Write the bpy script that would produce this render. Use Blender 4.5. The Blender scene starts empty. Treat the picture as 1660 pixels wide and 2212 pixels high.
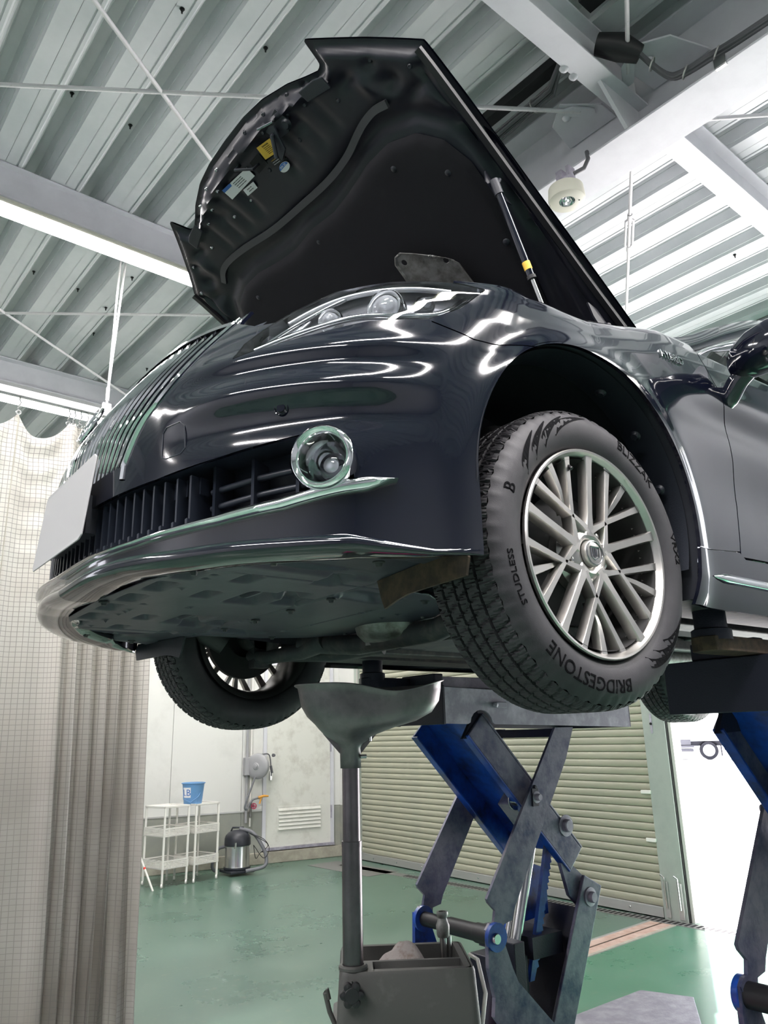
import bpy, bmesh, math, random
import numpy as np
from mathutils import Vector, Matrix
random.seed(7)
SC = bpy.context.scene
COL = SC.collection
pi = math.pi
PSI = 0.0489                      # the room is turned 2.8 degrees against the car
CP, SP = math.cos(PSI), math.sin(PSI)
def rp(x, y, z=0.0): return (x*CP - y*SP, x*SP + y*CP, z)

# ---------------------------------------------------------------- camera
cam_d = bpy.data.cameras.new('camera'); cam = bpy.data.objects.new('camera', cam_d)
COL.objects.link(cam); SC.camera = cam
yaw, pitch, roll, F = 0.918880, 0.285055, -0.025976, 1659.03
fw = Vector((-math.sin(yaw)*math.cos(pitch), math.cos(yaw)*math.cos(pitch), math.sin(pitch)))
rt = Vector((math.cos(yaw), math.sin(yaw), 0)); up = rt.cross(fw)
r2 = rt*math.cos(roll)+up*math.sin(roll); u2 = -rt*math.sin(roll)+up*math.cos(roll)
cam.matrix_world = Matrix(((r2.x, u2.x, -fw.x, 1.8908), (r2.y, u2.y, -fw.y, -1.3524), (r2.z, u2.z, -fw.z, 1.65), (0, 0, 0, 1)))
cam_d.sensor_fit = 'VERTICAL'; cam_d.sensor_height = 24; cam_d.lens = 24*F/2212
cam_d.clip_start = 0.05; cam_d.clip_end = 300

# ---------------------------------------------------------------- world, sun, lights, exposure
W = bpy.data.worlds.new('sky'); SC.world = W; W.use_nodes = True
bg = W.node_tree.nodes['Background']; bg.inputs[0].default_value = (0.90, 0.92, 1.0, 1); bg.inputs[1].default_value = 2.6
SC.view_settings.view_transform = 'Standard'; SC.view_settings.look = 'None'
SC.view_settings.exposure = 0.36; SC.view_settings.gamma = 1.0; SC.view_settings.use_curve_mapping = False
sd = bpy.data.lights.new('sun', 'SUN'); sd.energy = 34.0; sd.angle = 0.01; sd.color = (1, 0.94, 0.96)
so = bpy.data.objects.new('sun', sd); COL.objects.link(so)
el = math.radians(57); sdir = Vector(rp(0.51*math.cos(el), -0.86*math.cos(el), -math.sin(el)))
so.rotation_euler = sdir.to_track_quat('-Z', 'Y').to_euler(); so.location = (0, 20, 20)
def area(name, loc, target, sx, sy, e, col=(1, 1, 1)):
    d = bpy.data.lights.new(name, 'AREA'); d.shape = 'RECTANGLE'; d.size = sx; d.size_y = sy; d.energy = e; d.color = col
    o = bpy.data.objects.new(name, d); COL.objects.link(o); o.location = loc
    o.rotation_euler = (Vector(target)-Vector(loc)).to_track_quat('-Z', 'Y').to_euler(); return o

# ---------------------------------------------------------------- materials
def newmat(name):
    m = bpy.data.materials.new(name); m.use_nodes = True
    return m, m.node_tree, m.node_tree.nodes['Principled BSDF']
def mat(name, col, rough=0.5, metal=0.0, noise=None, bump=0.0, bscale=60, coat=0.0, emit=None, spec=0.5):
    """noise = (scale, colour2, low, high)"""
    m, nt, b = newmat(name); N = nt.nodes; L = nt.links
    b.inputs['Base Color'].default_value = (*col, 1); b.inputs['Roughness'].default_value = rough
    b.inputs['Metallic'].default_value = metal; b.inputs['Coat Weight'].default_value = coat
    b.inputs['Coat Roughness'].default_value = 0.02; b.inputs['Specular IOR Level'].default_value = spec
    if emit:
        b.inputs['Emission Color'].default_value = (*emit[:3], 1); b.inputs['Emission Strength'].default_value = emit[3]
    if noise or bump:
        tc = N.new('ShaderNodeTexCoord')
    if noise:
        sc, c2, lo, hi = noise
        t = N.new('ShaderNodeTexNoise'); t.inputs['Scale'].default_value = sc; t.inputs['Detail'].default_value = 6; t.inputs['Roughness'].default_value = 0.65
        r = N.new('ShaderNodeValToRGB'); r.color_ramp.elements[0].position = lo; r.color_ramp.elements[1].position = hi
        r.color_ramp.elements[0].color = (*col, 1); r.color_ramp.elements[1].color = (*c2, 1)
        L.new(tc.outputs['Object'], t.inputs['Vector']); L.new(t.outputs['Fac'], r.inputs['Fac']); L.new(r.outputs['Color'], b.inputs['Base Color'])
    if bump:
        t2 = N.new('ShaderNodeTexNoise'); t2.inputs['Scale'].default_value = bscale; t2.inputs['Detail'].default_value = 4
        bp = N.new('ShaderNodeBump'); bp.inputs['Strength'].default_value = bump; bp.inputs['Distance'].default_value = 0.003
        L.new(tc.outputs['Object'], t2.inputs['Vector']); L.new(t2.outputs['Fac'], bp.inputs['Height']); L.new(bp.outputs['Normal'], b.inputs['Normal'])
    return m
def glassmat(name, col, tr=0.85, rough=0.02):
    m = bpy.data.materials.new(name); m.use_nodes = True; nt = m.node_tree; N = nt.nodes; L = nt.links
    N.remove(N['Principled BSDF']); out = N['Material Output']
    t = N.new('ShaderNodeBsdfTransparent'); t.inputs[0].default_value = (*col, 1)
    g = N.new('ShaderNodeBsdfGlossy'); g.inputs['Roughness'].default_value = rough
    fr = N.new('ShaderNodeFresnel'); fr.inputs['IOR'].default_value = 1.5
    mx = N.new('ShaderNodeMixShader'); L.new(fr.outputs[0], mx.inputs[0]); L.new(t.outputs[0], mx.inputs[1]); L.new(g.outputs[0], mx.inputs[2])
    L.new(mx.outputs[0], out.inputs['Surface']); return m
M = {}
M['paint'] = mat('black_car_paint', (0.003, 0.004, 0.010), 0.10, 0.0, coat=1.0)
M['trimblack'] = mat('black_plastic', (0.012, 0.015, 0.022), 0.45, bump=0.15, bscale=300)
M['grillblack'] = mat('dark_grille_plastic', (0.014, 0.018, 0.028), 0.38)
M['chrome'] = mat('chrome', (0.86, 0.87, 0.88), 0.06, 1.0)
M['dchrome'] = mat('dark_chrome', (0.35, 0.36, 0.38), 0.15, 1.0)
M['tray'] = mat('undertray_plastic', (0.040, 0.040, 0.058), 0.40, noise=(14, (0.064, 0.062, 0.080), 0.4, 0.75), bump=0.1, bscale=120)
M['liner'] = mat('liner_felt', (0.008, 0.010, 0.016), 0.9, noise=(90, (0.03, 0.033, 0.04), 0.62, 0.8))
M['tyre'] = mat('tyre_rubber', (0.022, 0.021, 0.025), 0.6, noise=(10, (0.040, 0.038, 0.043), 0.35, 0.75), bump=0.1, bscale=500)
M['tyreletter'] = mat('tyre_lettering', (0.004, 0.004, 0.005), 0.9, spec=0.1)
M['alloy'] = mat('silver_alloy', (0.60, 0.58, 0.555), 0.34, 1.0, noise=(5, (0.50, 0.485, 0.465), 0.35, 0.7))
M['alloydark'] = mat('dark_barrel_alloy', (0.045, 0.045, 0.045), 0.5, 0.6)
M['rust'] = mat('brown_steel', (0.05, 0.035, 0.025), 0.8, 0.2, noise=(30, (0.12, 0.08, 0.05), 0.4, 0.7))
M['chassis'] = mat('dirty_chassis', (0.035, 0.038, 0.042), 0.6, 0.2, noise=(18, (0.11, 0.10, 0.09), 0.45, 0.8), bump=0.3, bscale=60)
M['alucast'] = mat('cast_aluminium', (0.30, 0.30, 0.29), 0.5, 0.7, noise=(25, (0.13, 0.12, 0.11), 0.4, 0.7), bump=0.3, bscale=90)
M['hoodin'] = mat('hood_inner_paint', (0.006, 0.007, 0.014), 0.42, coat=0.0, noise=(6, (0.014, 0.014, 0.018), 0.5, 0.8))
M['felt'] = mat('hood_insulator_felt', (0.006, 0.006, 0.009), 0.95, noise=(3.2, (0.035, 0.033, 0.04), 0.66, 0.78), bump=0.2, bscale=250)
M['rubber'] = mat('rubber_seal', (0.045, 0.045, 0.05), 0.55)
M['plate'] = mat('licence_plate_grey', (0.33, 0.33, 0.335), 0.6)
M['hlback'] = mat('headlamp_bezel', (0.30, 0.31, 0.33), 0.25, 0.8)
M['lens'] = glassmat('clear_lens', (0.97, 0.98, 1.0))
M['glass'] = glassmat('window_glass', (0.55, 0.62, 0.60))
M['lglass'] = mat('projector_lens', (0.75, 0.78, 0.8), 0.03, 0.6)
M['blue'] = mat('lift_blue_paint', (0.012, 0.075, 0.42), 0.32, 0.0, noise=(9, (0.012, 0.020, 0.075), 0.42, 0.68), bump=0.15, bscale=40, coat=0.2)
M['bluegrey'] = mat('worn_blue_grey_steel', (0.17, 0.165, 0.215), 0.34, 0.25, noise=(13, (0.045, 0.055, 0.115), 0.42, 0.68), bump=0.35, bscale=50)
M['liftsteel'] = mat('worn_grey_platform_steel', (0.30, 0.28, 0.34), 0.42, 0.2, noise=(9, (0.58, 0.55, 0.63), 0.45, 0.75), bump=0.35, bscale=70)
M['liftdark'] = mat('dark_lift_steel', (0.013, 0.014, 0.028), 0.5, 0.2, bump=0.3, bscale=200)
M['steel'] = mat('bright_steel', (0.62, 0.62, 0.62), 0.22, 1.0)
M['brushed'] = mat('brushed_stainless', (0.17, 0.15, 0.16), 0.30, 1.0, noise=(7, (0.10, 0.09, 0.095), 0.4, 0.7))
M['pan'] = mat('drain_pan_aluminium', (0.23, 0.20, 0.21), 0.40, 0.6, noise=(8, (0.13, 0.12, 0.125), 0.4, 0.65), bump=0.08, bscale=60)
M['tank'] = mat('grey_tank_plastic', (0.060, 0.060, 0.056), 0.5, noise=(10, (0.085, 0.085, 0.08), 0.6, 0.72), bump=0.15, bscale=250)
M['pink'] = mat('pink_plastic', (0.85, 0.05, 0.32), 0.35)
M['whitesteel'] = mat('white_painted_steel', (0.62, 0.62, 0.66), 0.45, noise=(5, (0.56, 0.56, 0.60), 0.4, 0.7))
M['rodwhite'] = mat('white_painted_rod', (0.62, 0.60, 0.62), 0.5, noise=(60, (0.34, 0.33, 0.33), 0.62, 0.7))
M['deck'] = mat('galvanised_roof_deck', (0.60, 0.61, 0.63), 0.45, 0.0, noise=(3, (0.54, 0.56, 0.58), 0.4, 0.65), bump=0.06, bscale=900)
M['cable'] = mat('grey_cable', (0.11, 0.11, 0.12), 0.5)
M['black'] = mat('black_rubber', (0.010, 0.010, 0.012), 0.5)
M['cream'] = mat('cream_plastic', (0.60, 0.59, 0.50), 0.45)
M['wallwhite'] = mat('white_wall_panel', (0.66, 0.66, 0.63), 0.55, noise=(1.6, (0.56, 0.56, 0.53), 0.5, 0.75), bump=0.03)
M['wains'] = mat('grey_green_dado', (0.27, 0.28, 0.25), 0.6, noise=(4, (0.33, 0.33, 0.28), 0.45, 0.75))
M['door'] = mat('dirty_white_door', (0.66, 0.66, 0.61), 0.5, noise=(5, (0.50, 0.49, 0.44), 0.5, 0.75))
M['concrete'] = mat('concrete_kerb', (0.30, 0.28, 0.23), 0.8, noise=(6, (0.42, 0.40, 0.33), 0.4, 0.7), bump=0.3)
M['slat'] = mat('beige_shutter_slat', (0.37, 0.365, 0.275), 0.42, noise=(2, (0.33, 0.335, 0.26), 0.4, 0.7))
M['post'] = mat('grey_green_post', (0.37, 0.41, 0.37), 0.5, noise=(5, (0.31, 0.35, 0.32), 0.45, 0.75))
M['alu'] = mat('aluminium_strip', (0.55, 0.54, 0.53), 0.4, 0.7)
M['whiteplas'] = mat('white_plastic', (0.80, 0.78, 0.73), 0.4)
M['bucket'] = mat('blue_bucket_plastic', (0.12, 0.27, 0.50), 0.4)
M['paper'] = mat('paper_label', (0.75, 0.75, 0.75), 0.6)
M['bluepaint'] = mat('blue_ink', (0.03, 0.14, 0.45), 0.6)
M['yellow'] = mat('yellow_label', (0.75, 0.47, 0.05), 0.5)
M['ink'] = mat('black_ink', (0.01, 0.01, 0.01), 0.6)
M['red'] = mat('red_plastic', (0.80, 0.04, 0.02), 0.4)
M['redvalve'] = mat('red_valve_wheel', (0.55, 0.02, 0.10), 0.4)
M['orange'] = mat('orange_nozzle', (0.62, 0.30, 0.05), 0.5)
M['reel'] = mat('grey_reel_plastic', (0.33, 0.33, 0.34), 0.45)
M['asphalt'] = mat('pale_concrete_yard', (0.72, 0.72, 0.70), 0.9)
M['track'] = mat('worn_red_floor_rail', (0.42, 0.28, 0.22), 0.7, noise=(9, (0.55, 0.42, 0.36), 0.4, 0.7))
M['grate'] = mat('steel_grating', (0.30, 0.30, 0.29), 0.5, 0.7)
M['dark'] = mat('dark_gap', (0.01, 0.01, 0.01), 0.9)
M['cplate'] = mat('checker_floor_plate', (0.26, 0.25, 0.29), 0.5, 0.4, noise=(12, (0.38, 0.37, 0.41), 0.4, 0.7), bump=0.4, bscale=80)
M['cloth'] = mat('grey_rag', (0.42, 0.38, 0.36), 0.95, noise=(30, (0.25, 0.19, 0.15), 0.5, 0.7), bump=0.6, bscale=200)
M['tube'] = mat('fluorescent_tube', (1, 1, 0.95), 0.3, emit=(1.0, 0.985, 0.90, 34))
M['truckwhite'] = mat('truck_white', (0.85, 0.85, 0.87), 0.4)
M['truckdark'] = mat('truck_dark', (0.03, 0.03, 0.045), 0.6)
M['vacblack'] = mat('vacuum_black', (0.02, 0.022, 0.03), 0.4)
M['hose'] = mat('grey_hose', (0.16, 0.165, 0.18), 0.5)
M['whitewall'] = mat('far_bay_wall', (0.32, 0.33, 0.36), 0.7)

def floor_mat(ca=(0.060, 0.135, 0.098, 1), cb=(0.130, 0.205, 0.160, 1), nm='green_epoxy_floor'):
    m, nt, b = newmat(nm); N = nt.nodes; L = nt.links
    tc = N.new('ShaderNodeTexCoord')
    n1 = N.new('ShaderNodeTexNoise'); n1.inputs['Scale'].default_value = 1.1; n1.inputs['Detail'].default_value = 7; n1.inputs['Roughness'].default_value = .62
    r1 = N.new('ShaderNodeValToRGB'); e = r1.color_ramp.elements
    e[0].position = .33; e[0].color = ca; e[1].position = .72; e[1].color = cb
    n2 = N.new('ShaderNodeTexNoise'); n2.inputs['Scale'].default_value = 14; n2.inputs['Detail'].default_value = 6
    r2_ = N.new('ShaderNodeValToRGB'); r2_.color_ramp.elements[0].position = .60; r2_.color_ramp.elements[1].position = .74
    mx = N.new('ShaderNodeMixRGB'); mx.inputs[2].default_value = (0.20, 0.22, 0.16, 1)
    L.new(tc.outputs['Object'], n1.inputs['Vector']); L.new(tc.outputs['Object'], n2.inputs['Vector'])
    L.new(n1.outputs['Fac'], r1.inputs['Fac']); L.new(n2.outputs['Fac'], r2_.inputs['Fac'])
    ml = N.new('ShaderNodeMath'); ml.operation = 'MULTIPLY'; ml.inputs[1].default_value = .35; L.new(r2_.outputs['Color'], ml.inputs[0])
    L.new(ml.outputs[0], mx.inputs[0]); L.new(r1.outputs['Color'], mx.inputs[1]); L.new(mx.outputs[0], b.inputs['Base Color'])
    b.inputs['Roughness'].default_value = .28
    rr = N.new('ShaderNodeMapRange'); rr.inputs[3].default_value = .16; rr.inputs[4].default_value = .42
    L.new(n1.outputs['Fac'], rr.inputs[0]); L.new(rr.outputs[0], b.inputs['Roughness'])
    return m
M['floor'] = floor_mat(); M['floor2'] = floor_mat((0.045, 0.175, 0.100, 1), (0.120, 0.240, 0.170, 1), 'fresh_green_epoxy')
M['truckgrey'] = mat('truck_grey', (0.10, 0.10, 0.12), 0.6)
def curtain_mat():
    m = bpy.data.materials.new('mesh_reinforced_vinyl'); m.use_nodes = True; nt = m.node_tree; N = nt.nodes; L = nt.links
    b = N['Principled BSDF']; out = N['Material Output']; b.inputs['Roughness'].default_value = .30
    uv = N.new('ShaderNodeUVMap'); sx = N.new('ShaderNodeSeparateXYZ'); L.new(uv.outputs[0], sx.inputs[0])
    lines = []
    for ax in (0, 1):
        a = N.new('ShaderNodeMath'); a.operation = 'FRACT'; L.new(sx.outputs[ax], a.inputs[0])
        c = N.new('ShaderNodeMath'); c.operation = 'LESS_THAN'; c.inputs[1].default_value = .10; L.new(a.outputs[0], c.inputs[0]); lines.append(c)
    mxx = N.new('ShaderNodeMath'); mxx.operation = 'MAXIMUM'; L.new(lines[0].outputs[0], mxx.inputs[0]); L.new(lines[1].outputs[0], mxx.inputs[1])
    nz = N.new('ShaderNodeTexNoise'); nz.inputs['Scale'].default_value = 2.2; nz.inputs['Detail'].default_value = 6
    tc = N.new('ShaderNodeTexCoord'); L.new(tc.outputs['Object'], nz.inputs['Vector'])
    rp_ = N.new('ShaderNodeValToRGB'); rp_.color_ramp.elements[0].position = .35; rp_.color_ramp.elements[1].position = .7
    rp_.color_ramp.elements[0].color = (0.78, 0.76, 0.71, 1); rp_.color_ramp.elements[1].color = (0.60, 0.56, 0.51, 1)
    L.new(nz.outputs['Fac'], rp_.inputs['Fac'])
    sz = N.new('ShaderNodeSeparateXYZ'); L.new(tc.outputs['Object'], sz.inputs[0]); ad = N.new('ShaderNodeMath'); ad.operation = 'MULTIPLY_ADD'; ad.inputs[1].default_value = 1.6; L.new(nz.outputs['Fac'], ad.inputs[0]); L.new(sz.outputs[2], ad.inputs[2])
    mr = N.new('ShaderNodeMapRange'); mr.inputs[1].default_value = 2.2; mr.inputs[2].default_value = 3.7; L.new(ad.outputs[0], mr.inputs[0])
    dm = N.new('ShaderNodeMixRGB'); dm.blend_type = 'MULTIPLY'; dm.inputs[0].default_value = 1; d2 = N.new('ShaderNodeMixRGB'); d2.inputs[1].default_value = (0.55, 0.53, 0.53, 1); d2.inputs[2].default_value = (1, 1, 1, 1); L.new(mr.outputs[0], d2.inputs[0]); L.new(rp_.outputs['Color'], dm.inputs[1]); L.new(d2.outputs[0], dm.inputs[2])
    mc = N.new('ShaderNodeMixRGB'); mc.inputs[2].default_value = (0.30, 0.28, 0.26, 1); L.new(mxx.outputs[0], mc.inputs[0]); L.new(dm.outputs[0], mc.inputs[1])
    L.new(mc.outputs[0], b.inputs['Base Color'])
    bp = N.new('ShaderNodeBump'); bp.inputs['Strength'].default_value = .5; bp.inputs['Distance'].default_value = .004; L.new(mxx.outputs[0], bp.inputs['Height']); L.new(bp.outputs[0], b.inputs['Normal'])
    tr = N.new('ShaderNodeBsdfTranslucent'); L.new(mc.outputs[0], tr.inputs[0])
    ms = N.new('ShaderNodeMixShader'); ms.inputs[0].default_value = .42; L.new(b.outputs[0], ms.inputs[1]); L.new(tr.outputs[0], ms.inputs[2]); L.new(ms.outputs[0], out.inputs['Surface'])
    return m
M['curtain'] = curtain_mat()

# ---------------------------------------------------------------- mesh builder
class MB:
    def __init__(s): s.v = []; s.f = []; s.uv = None
    def add(s, vs, fs):
        o = len(s.v); s.v.extend([tuple(map(float, p)) for p in vs]); s.f.extend([tuple(i+o for i in f) for f in fs]); return s
    def box(s, a, b, m=None):
        x0, y0, z0 = a; x1, y1, z1 = b
        vs = [(x0,y0,z0),(x1,y0,z0),(x1,y1,z0),(x0,y1,z0),(x0,y0,z1),(x1,y0,z1),(x1,y1,z1),(x0,y1,z1)]
        if m: vs = [tuple(m @ Vector(p)) for p in vs]
        return s.add(vs, [(0,3,2,1),(4,5,6,7),(0,1,5,4),(1,2,6,5),(2,3,7,6),(3,0,4,7)])
    def tube(s, pts, r, n=10, cap=True):
        pts = [Vector(p) for p in pts]; rs = r if isinstance(r, (list, tuple)) else [r]*len(pts)
        vs = []; fs = []; prev = None
        for i, p in enumerate(pts):
            t = (pts[min(i+1, len(pts)-1)]-pts[max(i-1, 0)]).normalized()
            if prev is None: a = t.orthogonal().normalized()
            else: a = (prev - t*prev.dot(t)).normalized()
            prev = a; b_ = t.cross(a)
            for k in range(n):
                an = 2*pi*k/n; vs.append(p+(a*math.cos(an)+b_*math.sin(an))*rs[i])
        for i in range(len(pts)-1):
            for k in range(n):
                k2 = (k+1) % n; fs.append((i*n+k, i*n+k2, (i+1)*n+k2, (i+1)*n+k))
        if cap: fs.append(tuple(range(n-1, -1, -1))); fs.append(tuple((len(pts)-1)*n+k for k in range(n)))
        return s.add(vs, fs)
    def lathe(s, prof, n=48, o=(0,0,0), axis=(0,0,1), closed=False):
        """prof: (radius, height along axis)"""
        ax = Vector(axis).normalized(); a = ax.orthogonal().normalized(); b_ = ax.cross(a); o = Vector(o); vs = []; fs = []
        for r, h in prof:
            for k in range(n):
                an = 2*pi*k/n; vs.append(o+ax*h+(a*math.cos(an)+b_*math.sin(an))*r)
        m_ = len(prof)
        for i in range(m_ if closed else m_-1):
            j = (i+1) % m_
            for k in range(n):
                k2 = (k+1) % n; fs.append((i*n+k, i*n+k2, j*n+k2, j*n+k))
        return s.add(vs, fs)
    def prism(s, poly, d, frame=None):
        """poly: 2-D outline; extruded from h=0..d ; frame(u,v,h)->xyz"""
        fr = frame or (lambda u, v, h: (u, v, h)); n = len(poly); d0, d1 = d if isinstance(d, tuple) else (0, d)
        vs = [fr(u, v, d0) for u, v in poly]+[fr(u, v, d1) for u, v in poly]
        fs = [tuple(range(n-1, -1, -1)), tuple(range(n, 2*n))]+[(i, (i+1) % n, n+(i+1) % n, n+i) for i in range(n)]
        return s.add(vs, fs)
    def grid(s, P, closeu=False, closev=False):
        nu = len(P); nv = len(P[0]); vs = [p for row in P for p in row]; fs = []
        for i in range(nu if closeu else nu-1):
            for j in range(nv if closev else nv-1):
                i2 = (i+1) % nu; j2 = (j+1) % nv; fs.append((i*nv+j, i*nv+j2, i2*nv+j2, i2*nv+j))
        return s.add(vs, fs)
    def move(s, fn): s.v = [tuple(fn(*p)) for p in s.v]; return s
    def room(s): s.v = [rp(*p) for p in s.v]; return s
def wloc(o):
    v = Vector((0, 0, 0))
    while o: v += o.location; o = o.parent
    return v
def obj(name, mb, m, parent=None, smooth=None, bevel=0, solid=0, recalc=True, loc=None, weld=0):
    me = bpy.data.meshes.new(name)
    off = Vector(loc) if loc is not None else (wloc(parent) if parent else Vector((0, 0, 0)))
    me.from_pydata([tuple(Vector(p)-off) for p in mb.v], [], mb.f)
    if mb.uv is not None:
        ul = me.uv_layers.new(name='UVMap')
        for l in me.loops: ul.data[l.index].uv = mb.uv[l.vertex_index]
    if recalc or weld:
        b = bmesh.new(); b.from_mesh(me)
        if weld: bmesh.ops.remove_doubles(b, verts=b.verts, dist=weld)
        if recalc: bmesh.ops.recalc_face_normals(b, faces=b.faces)
        b.to_mesh(me); b.free()
    me.materials.append(m if not isinstance(m, str) else M[m])
    if smooth:
        me.shade_smooth(); me.set_sharp_from_angle(angle=math.radians(smooth))
    o = bpy.data.objects.new(name, me); COL.objects.link(o)
    if parent: o.parent = parent
    elif loc is not None: o.location = loc
    if bevel:
        bv = o.modifiers.new('b', 'BEVEL'); bv.width = bevel; bv.segments = 2; bv.limit_method = 'ANGLE'
    if solid:
        sl = o.modifiers.new('s', 'SOLIDIFY'); sl.thickness = abs(solid); sl.offset = -1 if solid > 0 else 1
    return o
def thing(name, label, cat, loc=(0, 0, 0), group=None, rotz=0):
    o = bpy.data.objects.new(name, None); COL.objects.link(o); o.location = loc; o.rotation_euler = (0, 0, rotz)
    o.empty_display_size = .1; o['label'] = label; o['category'] = cat
    if group: o['group'] = group
    return o
def tag(o, label, cat, group=None):
    o['label'] = label; o['category'] = cat
    if group: o['group'] = group
    return o
def struct(o): o['kind'] = 'structure'; return o
def dup(root, loc, label, group=None, rotz=None):
    r = root.copy(); COL.objects.link(r); r.location = loc; r['label'] = label
    if rotz is not None: r.rotation_euler = (0, 0, rotz)
    if group: r['group'] = group
    for ch in list(root.children):
        c = ch.copy(); COL.objects.link(c); c.parent = r
        for g in ch.children: d = g.copy(); COL.objects.link(d); d.parent = c
    return r
def textmesh(s, size, ext):
    cu = bpy.data.curves.new('t', 'FONT'); cu.body = s; cu.size = size; cu.extrude = ext; cu.align_x = 'CENTER'; cu.resolution_u = 3
    o = bpy.data.objects.new('t', cu); COL.objects.link(o)
    dg = bpy.context.evaluated_depsgraph_get(); dg.update(); me = o.evaluated_get(dg).to_mesh()
    mb = MB(); mb.add([tuple(v.co) for v in me.vertices], [tuple(p.vertices) for p in me.polygons])
    o.evaluated_get(dg).to_mesh_clear(); bpy.data.objects.remove(o); bpy.data.curves.remove(cu)
    return mb
def catm(P, n):
    """Catmull-Rom through the rows of P, n samples per span"""
    P = np.array(P, float); Q = np.vstack([2*P[0]-P[1], P, 2*P[-1]-P[-2]]); out = []
    for i in range(1, len(Q)-2):
        for k in range(n):
            t = k/n; out.append(.5*((2*Q[i])+(-Q[i-1]+Q[i+1])*t+(2*Q[i-1]-5*Q[i]+4*Q[i+1]-Q[i+2])*t*t+(-Q[i-1]+3*Q[i]-3*Q[i+1]+Q[i+2])*t**3))
    out.append(P[-1]); return np.array(out)
def polydist(px, py, poly):
    """signed distance to a polygon, + outside"""
    px = np.asarray(px, float); py = np.asarray(py, float); d = np.full(px.shape, 1e9); ins = np.zeros(px.shape, bool); n = len(poly)
    for i in range(n):
        ax, ay = poly[i]; bx, by = poly[(i+1) % n]; ex, ey = bx-ax, by-ay
        t = np.clip(((px-ax)*ex+(py-ay)*ey)/(ex*ex+ey*ey+1e-12), 0, 1)
        d = np.minimum(d, np.hypot(px-ax-t*ex, py-ay-t*ey))
        c = ((ay > py) != (by > py)); xx = ax+(py-ay)*(bx-ax)/((by-ay) if by != ay else 1e-12)
        ins ^= c & (px < xx)
    return np.where(ins, -d, d)
def clip(V, Fc, fv):
    """keep the part of the polygon mesh where fv > 0; V (N,k) attributes"""
    V = list(map(tuple, V)); fv = list(map(float, fv)); cache = {}; out = []
    def cut(i, j):
        k = (i, j) if i < j else (j, i)
        if k not in cache:
            t = fv[i]/(fv[i]-fv[j]); V.append(tuple(a+(b-a)*t for a, b in zip(V[i], V[j]))); fv.append(0.0); cache[k] = len(V)-1
        return cache[k]
    for f in Fc:
        s = [fv[i] > 0 for i in f]
        if all(s): out.append(f); continue
        if not any(s): continue
        g = []
        for a in range(len(f)):
            i, j = f[a], f[(a+1) % len(f)]
            if fv[i] > 0: g.append(i)
            if (fv[i] > 0) != (fv[j] > 0): g.append(cut(i, j))
        if len(g) > 2: out.append(tuple(g))
    used = sorted({i for f in out for i in f}); mp = {u: k for k, u in enumerate(used)}
    return np.array([V[u] for u in used]), [tuple(mp[i] for i in f) for f in out]
def mirrored(V, Fc):
    W_ = V.copy(); W_[:, 0] *= -1; return W_, [tuple(reversed(f)) for f in Fc]
def tomb(V, Fc): m = MB(); m.weldme = True; m.add([tuple(p[:3]) for p in V], Fc); return m
# ================================================================= SETTING (room coordinates, rp() turns them into the world)
def rbox(a, b): return MB().box(a, b).room()
fb = rbox((-11, -7, -.08), (-2.3, 6.05, 0)); fb2 = rbox((-2.3, -7, -.08), (7.5, 5.48, 0)); fb.add(fb2.v, fb2.f); struct(obj('floor', fb, 'floor')); struct(obj('floor', rbox((-2.31, 1.6, 0), (7.4, 5.48, .001)), 'floor2'))
struct(obj('ground_outside', rbox((-60, 5.48, -.10), (70, 75, -.012)), 'asphalt'))
# left wall: line A (corner) -> B, seen panel by panel
WA = Vector((-8.0, 5.84, 0)); WD = Vector((-.196, -.98, 0)).normalized(); WN = Vector((.98, -.196, 0)).normalized()
def wf(s, d, z): p = WA+WD*s+WN*d; return rp(p.x, p.y, z)
def wbox(s0, s1, d0, d1, z0, z1): 
    m = MB(); m.box((s0, d0, z0), (s1, d1, z1)); m.v = [wf(*p) for p in m.v]; return m
lw = struct(obj('wall_left', wbox(-.1, 12.4, -.14, -.02, 0, 5.45), 'wallwhite'))
for i, (a, b) in enumerate([(-.02, .13), (1.21, 1.53), (1.535, 2.53), (2.535, 3.53), (3.535, 4.53), (4.535, 5.53), (5.535, 6.53), (6.535, 7.53), (7.535, 8.53), (8.535, 9.53), (9.535, 10.53), (10.535, 12.3)]):
    obj('wall_panel', wbox(a, b, -.02, 0, .70, 5.3), 'wallwhite', lw, bevel=.003); obj('dado_panel', wbox(a, b, -.02, .004, .14, .695), 'wains', lw)
obj('dado_rail', wbox(1.21, 12.3, 0, .012, .69, .71), 'alu', lw)
struct(obj('baseboard_left', wbox(-.02, 12.3, -.02, .05, 0, .15), 'concrete', bevel=.008))
obj('wall_panel', wbox(.13, 1.21, -.02, 0, 2.76, 5.3), 'wallwhite', lw); obj('dado_panel', wbox(.13, 1.21, -.02, .004, .14, .2), 'concrete', lw)
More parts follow.
